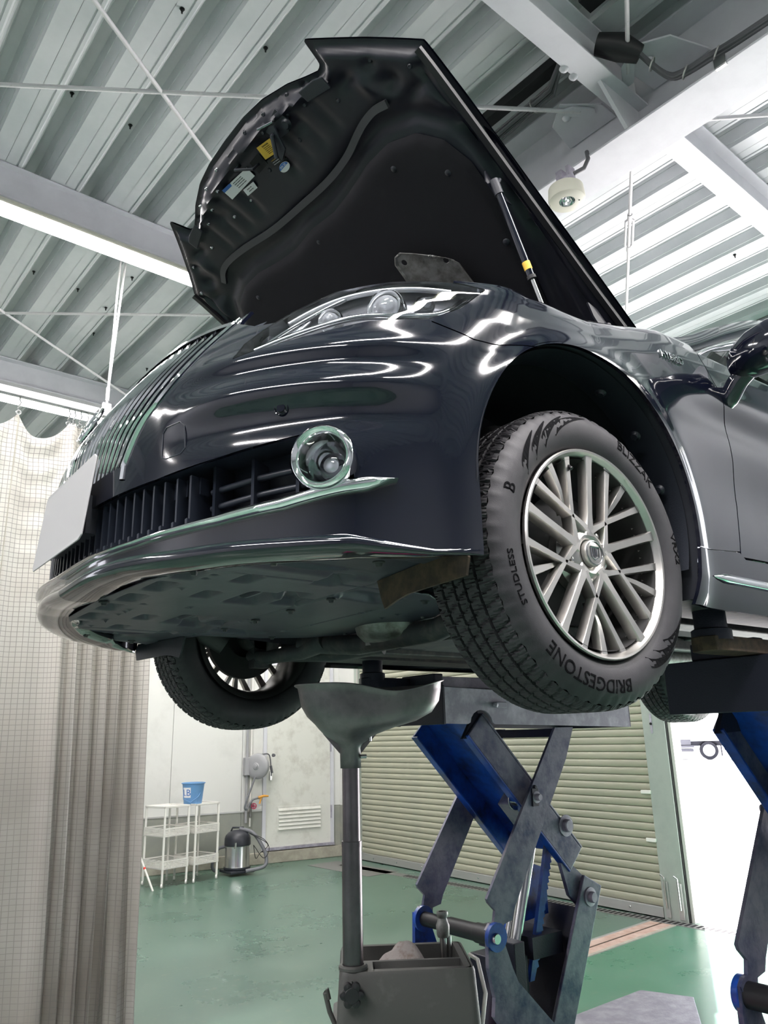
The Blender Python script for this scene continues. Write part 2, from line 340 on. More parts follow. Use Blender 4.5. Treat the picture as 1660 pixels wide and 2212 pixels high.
# steel door with louvre
dr = struct(obj('door_1', wbox(.165, 1.175, -.012, .012, .20, 2.72), 'door', bevel=.003))
fr = wbox(.115, .165, -.015, .03, .17, 2.77); [fr.add(m.v, m.f) for m in (wbox(1.175, 1.225, -.015, .03, .17, 2.77), wbox(.115, 1.225, -.015, .03, 2.72, 2.77))]; obj('door_frame', fr, 'whitesteel', dr)
obj('door_sill', wbox(.115, 1.225, -.01, .045, .165, .20), 'liftsteel', dr)
lf = wbox(.31, 1.0, .012, .018, .405, .735); obj('louvre_frame', lf, 'door', dr)
for k in range(6):
    z = .425+k*.050; m = MB(); m.add([wf(.33, .016, z+.036), wf(.98, .016, z+.036), wf(.98, .036, z), wf(.33, .036, z), wf(.33, .016, z), wf(.98, .016, z)], [(0,1,2,3), (3,2,5,4), (0,3,4), (1,5,2)]); obj('louvre_slat', m, 'door', dr)
for z in (.62, 1.55, 2.35): obj('door_hinge', wbox(.150, .166, .012, .034, z-.09, z+.09), 'liftsteel', dr)
obj('door_handle', wbox(1.10, 1.13, .012, .06, 1.1, 1.22), 'steel', dr)
# shutter wall
SA = Vector((-7.41, 5.797, 0)); SB = Vector((-2.517, 5.451, 0)); SDI = (SB-SA).normalized(); SN = Vector((-SDI.y, SDI.x, 0))*-1
SL = (SB-SA).length
def sf_(s, d, z): p = SA+SDI*s+SN*d; return rp(p.x, p.y, z)
def sbox(s0, s1, d0, d1, z0, z1):
    m = MB(); m.box((s0, d0, z0), (s1, d1, z1)); m.v = [sf_(*p) for p in m.v]; return m
wb_ = sbox(-.90, -.11, -.14, -.0, 0, 5.45); [wb_.add(m.v, m.f) for m in (sbox(-.11, SL+.26, -.14, -.05, 3.42, 5.45), sbox(SL+.26, 15.3, -.14, 0, 4.3, 5.45), sbox(SL+4.0, 15.3, -.14, 0, 0, 5.45))]
bw_ = struct(obj('wall_back', wb_, 'wallwhite')); obj('header_panel', sbox(SL+.30, 14.8, 0, .02, 4.3, 5.25), 'whitewall', bw_); obj('header_panel', sbox(SL+4.0, 14.8, 0, .02, 0, 4.3), 'whitewall', bw_); obj('dado_panel', sbox(-.60, -.12, 0, .008, 0, .70), 'wains', bw_)
sh = thing('roller_shutter', 'closed beige roller shutter of ribbed horizontal slats behind the blue lift', 'shutter', sf_(SL/2, 0, 0), 'bay shutters')
def slatmesh():
    m = MB(); P = []
    for s in (0.0, SL): P.append([sf_(s, d, z) for d, z in [(-.012,0),(.003,.002),(.008,.008),(.012,.022),(.013,.040),(.010,.058),(.003,.068),(-.012,.0705)]])
    m.grid(P); return m
s0 = None
for k in range(48):
    z = .100+k*.0712
    if s0 is None: s0 = obj('slat', slatmesh(), 'slat', sh, smooth=50); base = s0.location.copy(); s0.location = (0, 0, z)
    else: c = s0.copy(); COL.objects.link(c); c.location = (0, 0, z)
obj('bottom_rail', sbox(0, SL, -.012, .03, .012, .10), 'alu', sh, bevel=.003)
for k in range(9):
    bl = MB(); p = sf_(.3+k*.53, .031, .055); bl.lathe([(0,.006),(.008,.005),(.011,0)], 12, p, Vector(sf_(0, 1, 0))-Vector(sf_(0, 0, 0))); obj('rail_bolt', bl, 'steel', sh)
obj('shutter_backing', sbox(0, SL, -.03, -.015, .0, 3.5), 'dark', sh)
obj('guide_rail', sbox(-.11, .0, -.05, .045, 0, 3.5), 'post', sh, bevel=.004); obj('guide_channel', sbox(-.03, -.0, .045, .05, 0, 3.5), 'alu', sh)
for z in (.645, 1.07): obj('slat_end_lock', sbox(SL-.10, SL+.01, .016, .034, z, z+.035), 'whiteplas', sh, bevel=.006)
ps = thing('shutter_post', 'grey green steel post between the shutter and the bright open bay', 'post', sf_(SL+.12, 0, 0))
obj('post_body', sbox(SL, SL+.245, -.14, .02, 0, 4.3), 'post', ps, bevel=.004); obj('post_edge', sbox(SL+.250, SL+.285, -.14, -.02, 0, 3.75), 'whiteplas', ps); obj('post_groove', sbox(SL+.243, SL+.252, -.10, .012, 0, 3.75), 'dark', ps)
for s in (SL+.03, SL+.17): obj('floor_bolt_plate', sbox(s, s+.05, .02, .032, .02, .32), 'alu', ps, bevel=.003); obj('bolt_handle', MB().tube([sf_(s+.025, .04, .10), sf_(s+.025, .045, .36), sf_(s+.0, .06, .38)], .008, 8), 'steel', ps)
obj('post_slot', sbox(SL+.09, SL+.112, .02, .026, 1.62, 1.80), 'liftsteel', ps); obj('post_lock', MB().lathe([(0,.012),(.011,.01),(.012,0)], 14, sf_(SL+.101, .025, 1.71), Vector(sf_(0, 1, 0))-Vector(sf_(0, 0, 0))), 'dark', ps)
st_ = MB(); st_.lathe([(0,.0215),(.03,.0212)], 20, sf_(SL+.13, 0, 1.45), Vector(sf_(0, 1, 0))-Vector(sf_(0, 0, 0)))
# floor items
gr = thing('drain_grating', 'steel slotted drain grating along the foot of the shutter', 'grating', rp(-2, 5.35, 0))
obj('grating_frame', rbox((-7.3, 5.28, .0), (4.5, 5.42, .004)), 'grate', gr)
for x in np.arange(-6.0, 2.0, .055):
    obj('grating_slot', rbox((x, 5.30, .0045), (x+.03, 5.40, .0055)), 'dark', gr)
fr_ = thing('floor_rail', 'worn reddish floor strip with pale edges running across the green floor', 'rail', rp(-2.35, 4, 0))
for nm, a, b, m_ in (('rail_bed', .0, .22, 'track'), ('rail_edge', -.025, .0, 'alu'), ('rail_edge', .22, .25, 'concrete'), ('rail_groove', .10, .115, 'rust')):
    m = MB(); h = {'rail_bed': .004, 'rail_edge': .008, 'rail_groove': .006}[nm]
    m.prism([(-2.56+a, 5.27), (-2.56+b, 5.27), (-2.42+b, 1.2), (-2.42+a, 1.2)], (.0005, h)); m.room(); obj(nm, m, m_, fr_)
ha = MB(); ha.box((-7.62, 5.0, .0005), (-6.3, 5.5, .004)); ha.room(); tag(obj('floor_hatch', ha, 'grate'), 'flat grey steel hatch in the floor at the far left of the shutter', 'hatch')
# other sides of the hall (out of frame, they bound the light and show in the paint)
struct(obj('wall_front', rbox((-11, -7.1, 0), (7.6, -6.9, 5.45)), 'whitewall'))
struct(obj('wall_right', rbox((7.4, -7, 0), (7.6, 5.5, 5.45)), 'whitewall'))
# ceiling: folded roof deck, sheet by sheet (fold pitch .37)
ce = bpy.data.objects.new('ceiling', None); COL.objects.link(ce); struct(ce)
pit = .37
def deckmesh():
    m = MB(); prof = [(-.185,5.255),(-.122,5.255),(-.120,5.262),(-.112,5.262),(-.110,5.255),(-.092,5.255),(-.080,5.275),(-.074,5.275),(-.052,5.345),(-.046,5.345),(-.030,5.395),(.030,5.395),(.046,5.345),(.052,5.345),(.074,5.275),(.080,5.275),(.092,5.255),(.140,5.255),(.183,5.255),(.185,5.262)]
    m.grid([[(x, y, z) for y, z in prof] for x in (-9.6, 7.5)]); return m
d0 = obj('roof_sheet', deckmesh(), 'deck', ce, loc=(0, 0, 0)); d0.rotation_euler = (0, 0, PSI); first = True
for k in range(-18, 15):
    y = -.07+k*pit; 
    if first: d0.location = rp(0, y, 0); first = False
    else: c = d0.copy(); COL.objects.link(c); c.location = rp(0, y, 0)
struct(obj('roof_cover', rbox((-10.2, -7.2, 5.42), (7.7, 6.15, 5.46)), 'deck'))
rb0 = None
for k in range(-5, 13):
    for x in (-5.0, -4.1, -3.4, -2.1, -1.2, -.5, .8, 1.6):
        if random.random() < .35: continue
        y = -.07+k*pit+random.choice([.14, -.15, .0]); z = 5.253 if abs(y-(-.07+k*pit)) > .05 else 5.393; p = rp(x+random.uniform(-.2, .2), y, z)
        if rb0 is None: m = MB(); m.lathe([(0,-.028),(.005,-.028),(.005,-.010),(.009,-.010),(.009,0),(.014,0)], 8, p); rb0 = obj('roof_bolt', m, 'black', ce, loc=p); rb0.parent = ce
        else: c = rb0.copy(); COL.objects.link(c); c.location = p
# steel frame
def hbeam(name, a, b, zb, h, fw_, label, group=None, mt='whitesteel'):
    """H section from a to b (room xy), bottom at zb"""
    A = Vector((*a, 0)); B = Vector((*b, 0)); L = (B-A).length; d = (B-A).normalized(); n = Vector((-d.y, d.x, 0)); m = MB()
    pr = [(-fw_/2,0),(fw_/2,0),(fw_/2,.012),(.005,.012),(.005,h-.012),(fw_/2,h-.012),(fw_/2,h),(-fw_/2,h),(-fw_/2,h-.012),(-.005,h-.012),(-.005,.012),(-fw_/2,.012)]
    def frm(u, v, t): p = A+d*t+n*u; return rp(p.x, p.y, zb+v)
    m.prism(pr, (0, L), frm); mid = rp(*((A+B)/2).xy, zb); o = obj(name, m, mt, loc=mid, bevel=.002); return tag(o, label, 'beam', group)
hbeam('main_girder', (-8.6, 1.935), (7.4, 1.935), 4.75, .50, .29, 'deep white steel girder crossing the upper right, gusset plates on its web')
hbeam('roof_beam', (-2.87, -6.9), (-2.87, 1.93), 5.0, .25, .10, 'white roof beam directly above the glowing fluorescent batten')
hbeam('roof_beam', (-5.65, -6.9), (-5.65, 5.6), 5.0, .25, .15, 'white roof beam at far left just above the curtain rail')
hbeam('roof_beam', (.10, -6.9), (.10, 1.93), 4.95, .25, .14, 'white roof beam running from the top edge down to the girder')
hbeam('roof_beam', (.10, 1.94), (.10, 5.4), 4.95, .25, .14, 'bright white roof beam beyond the girder toward the right edge')
hbeam('roof_beam', (2.95, -6.9), (2.95, 5.4), 4.95, .25, .14, 'white roof beam overhead, right of the picture')
hbeam('roof_beam', (-2.75, 1.94), (-2.75, 5.4), 5.0, .25, .13, 'white roof beam hidden behind the raised hood')
def rod(label, a, b, z=5.0, r=.0115, tb=None, cat='rod', grp='roof brace rods'):
    A = Vector(rp(*a, z)); B = Vector(rp(*b, z)); t = thing('brace_rod', label, cat, tuple((A+B)/2)); d = (B-A).normalized()
    obj('rod_bar', MB().tube([A, B], r, 10), 'rodwhite', t, smooth=50)
    for p, s in ((A, 1), (B, -1)):
        e = MB(); n = Vector((-d.y, d.x, 0)); e.prism([(0,-.012),(.05,-.035),(.17,-.030),(.19,0),(.17,.030),(.05,.035),(0,.012)], (-.006, .006), lambda u, v, h: tuple(p+d*s*(.10-u)+n*v+Vector((0,0,h)))); obj('rod_end_plate', e, 'whitesteel', t, bevel=.002)
    if tb is not None:
        c = A+(B-A)*tb; n = Vector((-d.y, d.x, 0)); L = .17
        tbm = MB(); loop = [c-d*L, c-d*(L-.03)+n*.025, c+d*(L-.03)+n*.025, c+d*L, c+d*(L-.03)-n*.025, c-d*(L-.03)-n*.025, c-d*L]; tbm.tube(loop, .009, 8); tbm.tube([c-d*L*1.25, c-d*L*.9], .017, 8); tbm.tube([c+d*L*1.25, c+d*L*.9], .017, 8); obj('turnbuckle', tbm, 'rodwhite', t, smooth=50)
    return t
rod('thin white brace rod crossing left of the hood nearly horizontally', (-.12, 1.72), (-2.70, -1.98))
rod('thin white brace rod slanting down behind the left of the hood', (-2.68, 1.72), (.05, -2.46))
rod('lower left white brace rod slanting down to the curtain rail', (-5.58, 1.72), (-2.85, -2.4))
rod('lower left white brace rod running level toward the grille', (-2.85, 1.75), (-5.55, -1.95), tb=.12)
rod('white brace rod dropping from the top edge to the girder gusset', (.20, 1.70), (2.85, -2.45))
rod('white brace rod with turnbuckle beside the hood edge', (-.03, 2.10), (-2.7, 6.1-.1), tb=.205)
rod('short white brace rod at the right edge beyond the girder', (.17, 2.20), (2.9, 6.0-.9), tb=None)
# gussets and stiffener on the girder
gs_ = thing('girder_gusset', 'white gusset plates and stiffener bolted where the beam meets the girder', 'bracket', rp(.1, 1.85, 5.0))
for poly, h in (([(-.02,1.92),(-.34,1.92),(-.30,1.70),(-.17,1.60),(-.02,1.78)], 5.01), ([(.22,1.92),(.55,1.92),(.46,1.68),(.30,1.58),(.20,1.70)], 5.01)):
    m = MB(); m.prism(poly, (h, h+.012)); m.room(); obj('gusset_plate', m, 'whitesteel', gs_, bevel=.002)
m = MB(); m.add([rp(.09,1.79,4.765), rp(.11,1.79,4.765), rp(.11,1.93,4.765), rp(.09,1.93,4.765), rp(.09,1.55,4.97), rp(.11,1.55,4.97), rp(.11,1.93,5.2), rp(.09,1.93,5.2)], [(0,1,2,3),(0,4,5,1),(4,7,6,5),(3,2,6,7),(0,3,7,4),(1,5,6,2)]); obj('stiffener_plate', m, 'whitesteel', gs_)
for x, y in ((-.20,1.70),(.31,1.72),(.03,1.45),(.03,1.37)):
    m = MB(); m.lathe([(0,-.022),(.014,-.018),(.022,-.008),(.026,0)], 16, rp(x, y, 5.005 if y > 1.5 else 4.955)); obj('bolt_cap', m, 'whitesteel', gs_, smooth=50)
# cable bundle and duct
cb = thing('cable_bundle', 'bundle of grey cables sagging from a black sleeve beside the girder', 'cable', rp(.4, 1.7, 5.0))
for k in range(9):
    dx, dz = random.uniform(-.022, .022), random.uniform(-.018, .018)
    P = catm([(.31, 1.60+dx, 4.99+dz), (.34, 1.70+dx, 4.93+dz), (.38, 1.775+dx*.5, 4.88+dz), (.45, 1.78+dx*.5, 4.845+dz), (.58, 1.79+dx*.6, 4.84+dz), (.95, 1.79+dx*.5, 4.82+dz), (2.6, 1.79+dx*.5, 4.80+dz)], 6)
    m = MB(); m.tube([rp(*p) for p in P], .0085, 6); obj('cable', m, 'cable', cb, smooth=60)
m = MB(); m.tube([rp(.17, 1.48, 5.07), rp(.26, 1.55, 5.02), rp(.32, 1.62, 4.97)], [.055, .07, .045], 14); obj('cable_sleeve', m, 'black', cb, smooth=50)
for x, y, z in ((.34, 1.69, 4.935), (.46, 1.78, 4.845), (.62, 1.79, 4.84)):
    m = MB(); m.lathe([(.034,-.004),(.036,0),(.034,.004)], 16, rp(x, y, z), (.6, .5, -.4)); obj('cable_tie', m, 'alu', cb)
m = MB(); m.box((.60, 1.775, 4.74), (.66, 1.80, 4.80)); m.room(); obj('cable_clip', m, 'steel', cb, bevel=.004)
du = MB(); du.box((-3.2, 1.50, 5.19), (.02, 1.57, 5.25)); du.box((.2, 1.30, 5.19), (3.0, 1.40, 5.25)); du.room(); dt = tag(obj('cable_duct', du, 'black', loc=rp(0, 1.5, 5.2)), 'black cable duct under the roof deck behind the hood edge', 'duct')
cb2 = thing('cable_run', 'grey cables strapped along the duct beside the hood edge', 'cable', rp(-.4, 1.6, 5.1))
for k in range(7): 
    m = MB(); y = 1.585+random.uniform(-.03, .03); z = 5.12+random.uniform(-.02, .02); m.tube([rp(-3.0, y, z), rp(-.6, y+.01, z-.01), rp(-.2, y, z), rp(.05, 1.40, 5.14)], .008, 6); obj('cable', m, 'cable', cb2, smooth=60)
m = MB(); m.lathe([(.042,-.004),(.045,0),(.042,.004)], 16, rp(-.33, 1.59, 5.12), (1, 0, 0)); obj('cable_tie', m, 'alu', cb2)
# emergency light under the girder
el_ = thing('emergency_light', 'round cream emergency lamp on a bracket under the girder beside the hood', 'lamp', rp(-.30, 1.75, 4.60))
c = Vector(rp(-.29, 1.75, 4.53)); m = MB(); m.lathe([(0,.09),(.08,.088),(.098,.075),(.103,.01),(.100,-.004),(.096,-.006),(.045,-.008),(.042,.004)], 48, c); obj('lamp_case', m, 'cream', el_, smooth=40)
m = MB(); m.lathe([(.043,-.006),(.040,.010),(.02,.03),(0,.034)], 32, c); obj('lamp_reflector', m, 'chrome', el_, smooth=60); m = MB(); m.lathe([(0,-.004),(.012,-.002),(.014,.02)], 16, c); obj('lamp_bulb', m, 'lglass', el_, smooth=60)
m = MB(); m.lathe([(0,-.0095),(.005,-.0085)], 10, c+Vector((.05, .045, 0))); obj('test_button', m, 'ink', el_)
m = MB(); m.box((-.35, 1.70, 4.625), (-.23, 1.80, 4.645)); m.box((-.34, 1.74, 4.64), (-.30, 1.80, 4.745)); m.box((-.27, 1.74, 4.64), (-.25, 1.80, 4.745)); m.room(); obj('lamp_bracket', m, 'liftsteel', el_)
m = MB(); m.tube([rp(*p) for p in [(-.22,1.74,4.66),(-.17,1.77,4.68),(-.15,1.79,4.74),(-.16,1.80,4.80)]], .012, 8); obj('lamp_cable', m, 'cable', el_, smooth=50)
m = MB(); m.tube([rp(-.37, 1.70, 4.53), rp(-.375, 1.69, 4.41)], .002, 5); obj('pull_cord', m, 'alu', el_)
# fluorescent battens; each holds its own lamp
def batten(label, a, b, z, e, grp='fluorescent battens', w=.17):
    A = Vector((*a, z)); B = Vector((*b, z)); L = (B-A).length; d = (B-A).normalized(); n = Vector((-d.y, d.x, 0)); mid = (A+B)/2
    t = thing('fluorescent_light', label, 'light', rp(*mid.xy, z), grp)
    def frm(u, v, q): p = A+d*q+n*u; return rp(p.x, p.y, z+v)
    m = MB(); m.prism([(-w/2,0),(-w/2,.012),(-.035,.06),(.035,.06),(w/2,.012),(w/2,0),(.02,.02),(-.02,.02)], (0, L), frm); obj('reflector_body', m, 'cream', t)
    for s in (-.045, .045):
        m = MB(); m.tube([frm(s, -.004, .04), frm(s, -.004, L-.04)], .016, 12); obj('tube', m, 'tube', t, smooth=60)
    m = MB(); m.prism([(-w/2,-.012),(-w/2,.03),(w/2,.03),(w/2,-.012)], (-.004, .035), frm); m.prism([(-w/2,-.012),(-w/2,.03),(w/2,.03),(w/2,-.012)], (L-.035, L+.004), frm); obj('lamp_holder', m, 'cream', t)
    ld = bpy.data.lights.new('tube_light', 'AREA'); ld.shape = 'RECTANGLE'; ld.size = w*.7; ld.size_y = L-.1; ld.energy = e; ld.color = (1, .95, .98)
    lo = bpy.data.objects.new('tube_light', ld); COL.objects.link(lo); lo.parent = t; lo.location = (0, 0, -.03); lo.rotation_euler = (0, 0, math.atan2(d.y, d.x)-pi/2+PSI)
    return t
batten('glowing fluorescent batten under the roof beam at upper left', (-2.78, -2.0), (-2.78, .80), 4.875, 90, w=.15)
batten('fluorescent batten over the right side of the car, out of frame', (2.95, -1.2), (2.95, 3.2), 4.86, 150)
batten('added fluorescent fill batten behind the viewer, out of frame', (-.2, -4.0), (3.6, -4.0), 4.86, 200)  # unseen fixture added behind the camera to even out the fill light
batten('added fluorescent fill batten over the viewer, out of frame', (1.5, -2.2), (1.5, .4), 4.86, 110)  # no such fixture in view, added overhead as fill light
batten('added fluorescent fill batten at the front left of the hall, out of frame', (-2.78, -6.2), (-2.78, -3.0), 4.86, 150)  # extra unseen batten added to fill the front of the hall with light
batten('fluorescent batten in the bay behind the curtain', (-5.65, -1.0), (-5.65, 2.6), 4.86, 60)
batten('added unseen fluorescent fill batten near the left wall behind the curtain', (-6.8, 2.6), (-6.8, 5.2), 4.8, 70)  # unseen batten added to brighten the back of this bay
batten('added unseen fluorescent fill batten beyond the girder on the right', (2.6, 4.2), (5.0, 4.2), 4.8, 40)  # unseen batten added to brighten the hall past the girder
# curtain rail, hangers, hooks, curtain
cr_ = thing('curtain_rail', 'white steel curtain rail hung on thin rods at far left', 'rail', rp(-3.1, -.4, 3.83))
m = MB(); m.prism([(-.022,0),(-.022,.045),(.022,.045),(.022,0),(.008,0),(.008,.008),(.014,.008),(.014,.037),(-.014,.037),(-.014,.008),(-.008,.008),(-.008,0)], (-3.4, 1.6), lambda u, v, q: rp(-3.1+u, q, 3.80+v)); obj('rail_channel', m, 'rodwhite', cr_)
for y in (.24, -2.6, 1.45):
    m = MB(); m.tube([rp(-3.1, y+.015, 5.24), rp(-3.1, y, 3.98)], .008, 8); m.tube([rp(-3.1, y+.06, 5.24), rp(-3.1, y, 3.98)], .008, 8); m.tube([rp(-3.1, y, 4.02), rp(-3.1, y, 3.92)], .013, 8); m.tube([rp(-3.1, y, 3.93), rp(-3.1, y, 3.86)], .009, 8); obj('hanger_rod', m, 'rodwhite', cr_, smooth=50)
    m = MB(); m.box((-3.112, y-.03, 3.84), (-3.088, y+.03, 3.90)); m.room(); obj('hanger_bracket', m, 'rodwhite', cr_, bevel=.005)
HY = [-1.5, -1.1, -.71, -.31, 0.0, .035, .075, .12, .17, .22, .28, .34, .41, .48, .55, .62]
for i, y in enumerate(HY):
    if y > -1.0:
        m = MB(); m.tube([rp(-3.1, y, 3.80), rp(-3.1, y, 3.775), rp(-3.1, y+.008, 3.76), rp(-3.1, y, 3.735), rp(-3.1, y-.008, 3.72), rp(-3.1, y, 3.705)], .0045, 6); m.lathe([(.010,-.003),(.017,-.003),(.017,.003),(.010,.003)], 16, rp(-3.1, y, 3.69), (1, 0, 0), closed=True)
        tag(obj('curtain_hook', m, 'steel', loc=rp(-3.1, y, 3.75)), ('steel curtain hook at the left peak of the curtain' if i == 3 else 'steel curtain hook right of the sagging scallop' if i == 4 else 'steel curtain hook crowded beside the grille' if y > 0 else 'steel curtain hook beyond the left picture edge'), 'hook', 'curtain hooks')
m = MB(); NU, NV = 760, 90; P = []; uvs = []
hy = np.array(HY); us = np.linspace(-1.5, .62, NU)
cu = np.cumsum(np.r_[0, np.where(us > -.05, 1.9, 1.05)[:-1]*np.diff(us)])
for i, yt in enumerate(us):
    k = int(np.clip(np.searchsorted(hy, yt)-1, 0, len(hy)-2)); w = hy[k+1]-hy[k]; f = (yt-hy[k])/w
    sag = .135*math.sin(pi*f)**.8*min(1, w/.31); ph = 2*pi*f; bunch = 1/(1+math.exp(-(yt-.02)/.03)); row = []
    for j in range(NV):
        v = j/(NV-1); z = 3.69-sag*(1-v)**6-v*3.64*1.0+0; z = (3.69-sag)*(1-v)+.05*v
        yb = yt*1.0+(.10*(1-abs(yt-.3))*v if yt > -.3 else .07*v)+.03*math.sin(yt*5+v*2)*v
        big = .075*math.sin(yt*9.5+.6+.9*v)*(.4+.6*v)*(1-bunch*.5)+.030*math.sin(yt*21+2.2*v)*v
        fine = bunch*(.055+.010*math.sin(yt*31))*math.sin(2*pi*yt/.098+.9*math.sin(v*2.3+yt*3))*(.55+.45*v)+(1-bunch)*.012*math.sin(2*pi*yt/.17+1.5*v)
        scal = (1-bunch)*.05*math.sin(pi*f)*math.exp(-v*9)*math.sin(v*120)*.35
        row.append(rp(-3.1+big+fine+scal, yb+bunch*.018*math.sin(4*pi*yt/.098)*v, z)); uvs.append((cu[i]/.030, z/.030))
    P.append(row)
m.grid(P); m.uv = uvs
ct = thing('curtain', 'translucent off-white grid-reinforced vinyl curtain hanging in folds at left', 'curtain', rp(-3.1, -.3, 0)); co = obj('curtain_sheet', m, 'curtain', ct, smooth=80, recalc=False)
hm = MB(); hm.tube([rp(-3.088, -.31, 3.66), rp(-3.085, -.31, 2.2), rp(-3.085, -.30, .1)], .003, 5); obj('curtain_seam', hm, 'concrete', ct)
# ================================================================= CAR
ZC = 2.023
car = thing('car', 'black sedan raised on the lift with its hood standing open', 'car', (0, 0, 1.69))
PL = catm([(0,-.870),(.15,-.865),(.30,-.845),(.45,-.805),(.60,-.735),(.72,-.645),(.80,-.555),(.86,-.45),(.893,-.36),(.900,-.22),(.902,0),(.902,.3),(.898,.6),(.893,1.3),(.892,2.2),(.89,2.85),(.86,3.5),(.78,3.85)], 60)
_ds = np.r_[0, np.cumsum(np.hypot(*np.diff(PL, axis=0).T))]
S_END = _ds[-1]; S_ARCH = float(np.interp(-.36, PL[:, 1], _ds))
OZ = [1.9,2.30,2.35,2.417,2.484,2.52,2.567,2.61]; OO = [0,0,.005,.03,.07,.095,.125,.155]
def sY(y): return float(np.interp(y, PL[:, 1], _ds))
def sX(x): return float(np.interp(x, PL[:550, 0], _ds[:550]))
def ztop(s):
    return np.interp(s, [0, sX(.45), sX(.8), sY(-.28), sY(0), sY(.2), sY(.42), sY(.6), sY(1.3), S_END], [2.61,2.60,2.605,2.607,2.645,2.69,2.735,2.745,2.76,2.78])
def kroll(s): return np.interp(s, [0, S_ARCH, sY(-.2), sY(0), sY(.2), sY(.45)], [.10, .25, .4, .75, 1, 1])
def surf(s, z):
    """body side / front surface for the car's left half at arc position s and height z"""
    s = np.asarray(s, float); z = np.asarray(z, float)
    zt = ztop(s); w = zt-z
    x = np.interp(s, _ds, PL[:, 0]); y = np.interp(s, _ds, PL[:, 1])
    tx = np.interp(s+.01, _ds, PL[:, 0])-np.interp(s-.01, _ds, PL[:, 0]); ty = np.interp(s+.01, _ds, PL[:, 1])-np.interp(s-.01, _ds, PL[:, 1])
    l = np.hypot(tx, ty)+1e-9; nx, ny = ty/l, -tx/l
    dec = np.clip((.4-y)/.76, 0, 1)
    o = np.interp(z, OZ, OO)
    # soften the kinks of the lean profile
    o = sum(np.interp(z+t, OZ, OO)*w_ for t, w_ in ((-.032,.06),(-.024,.10),(-.016,.13),(-.008,.14),(0,.14),(.008,.14),(.016,.13),(.024,.10),(.032,.06)))
    d = np.interp(w, [-.01, 0, .012, .025, .045, .08, .12, .2], [.135,.105,.075,.056,.038,.020,.009,0])*kroll(s)
    d = d+np.interp(z, [1.93, 1.96, 2.0, 2.08], [.028, .012, .003, 0])*np.clip((y+.3)/.3, 0, 1)
    # flared wheel-arch lip
    r = np.hypot(y-(-.01), np.maximum(z-2.13, 0)); fl = .016*np.exp(-np.clip((r-.362)/.045, 0, 9)**2)*(np.abs(y) < .9)
    # ridge above the fog lamp, hollow under it and shoulder step in the bumper
    m = np.clip((x-.42)/.15, 0, 1)*np.clip((-.42-y)/.12, 0, 1)
    rg = m*(.013*np.exp(-((z-2.305)/.030)**2)-.010*np.exp(-((z-2.245)/.035)**2)+.007*np.exp(-((z-2.40)/.022)**2)-.006*np.exp(-((z-2.36)/.02)**2))
    # concave waist of the side and crease
    sd_ = np.clip((y-.3)/.4, 0, 1)*(-.012*np.exp(-((z-2.25)/.11)**2)+.010*np.exp(-((z-2.53)/.05)**2)-.006*np.exp(-((z-2.45)/.04)**2))
    q = -d+fl+rg+sd_
    return x+nx*q, y+ny*q+o*dec
def rimmed(V, Fc, t=.010):
    c = {}
    for f in Fc:
        for a in range(len(f)):
            i, j = f[a], f[(a+1) % len(f)]
            if (j, i) in c: del c[(j, i)]
            else: c[(i, j)] = 1
    ids = sorted({i for e in c for i in e}); I = offs(V[ids], -t); I[:, 2] = V[ids][:, 2]; n = len(V); mp = {u: n+k for k, u in enumerate(ids)}
    return np.vstack([V, I]), Fc+[(j, i, mp[i], mp[j]) for i, j in c]
def patch(s0, s1, ns, zb, zt, nz, off=0.0):
    """zb, zt: functions of s"""
    ss = np.linspace(s0, s1, ns); V = []; vv = np.linspace(0, 1, nz)
    for s in ss:
        a, b = zb(s), zt(s); z = a+(b-a)*(1-(1-vv)**1.35)
        x, y = surf(np.full(nz, s), z)
        V += [(x[k], y[k], z[k], s) for k in range(nz)]
    Fc = [(i*nz+j, (i+1)*nz+j, (i+1)*nz+j+1, i*nz+j+1) for i in range(ns-1) for j in range(nz-1)]
    V = np.array(V)
    if off: V = offs(V, off)
    return V, Fc
def offs(V, d):
    s = V[:, 3]; tx = np.interp(s+.02, _ds, PL[:, 0])-np.interp(s-.02, _ds, PL[:, 0]); ty = np.interp(s+.02, _ds, PL[:, 1])-np.interp(s-.02, _ds, PL[:, 1])
    l = np.hypot(tx, ty)+1e-9; W_ = V.copy(); W_[:, 0] += ty/l*d; W_[:, 1] += -tx/l*d; return W_
def arch_f(V, yc=-.01, R=.362):
    y, z = V[:, 1], V[:, 2]; return np.where(z > 2.13, np.hypot(y-yc, z-2.13)-R, np.abs(y-yc)-R+.02*np.clip((2.13-z)/.17, 0, 1)**2*(y > 0))
CHX = [0,.2,.37,.48,.58,.69,.77,.825,.9]; CHZ = [2.034,2.042,2.043,2.048,2.054,2.070,2.094,2.106,2.106]
LBX = [0,.18,.31,.48,.6,.7,.78,.86,.9]; LBZ = [2.012,2.020,2.020,2.010,2.008,2.005,2.004,1.977,1.975]
SX = lambda pts: [(sX(x), z) for x, z in pts]
OPEN = SX([(0,2.165),(.42,2.170),(.577,2.184),(.676,2.200),(.745,2.213),(.768,2.206),(.782,2.17),(.784,2.108),(.77,2.100),(.69,2.076),(.58,2.060),(.48,2.053),(.37,2.048),(.2,2.046),(0,2.040)])
OPEN = [(-.2, OPEN[0][1])]+OPEN+[(-.2, OPEN[-1][1])]
GRIL = SX([(0,2.225),(.30,2.235),(.343,2.291),(.368,2.321),(.405,2.355),(.440,2.412),(.456,2.478),(.464,2.514),(.472,2.563),(.46,2.66),(0,2.66)])
GRIL = [(-.2, 2.225)]+GRIL+[(-.2, 2.66)]
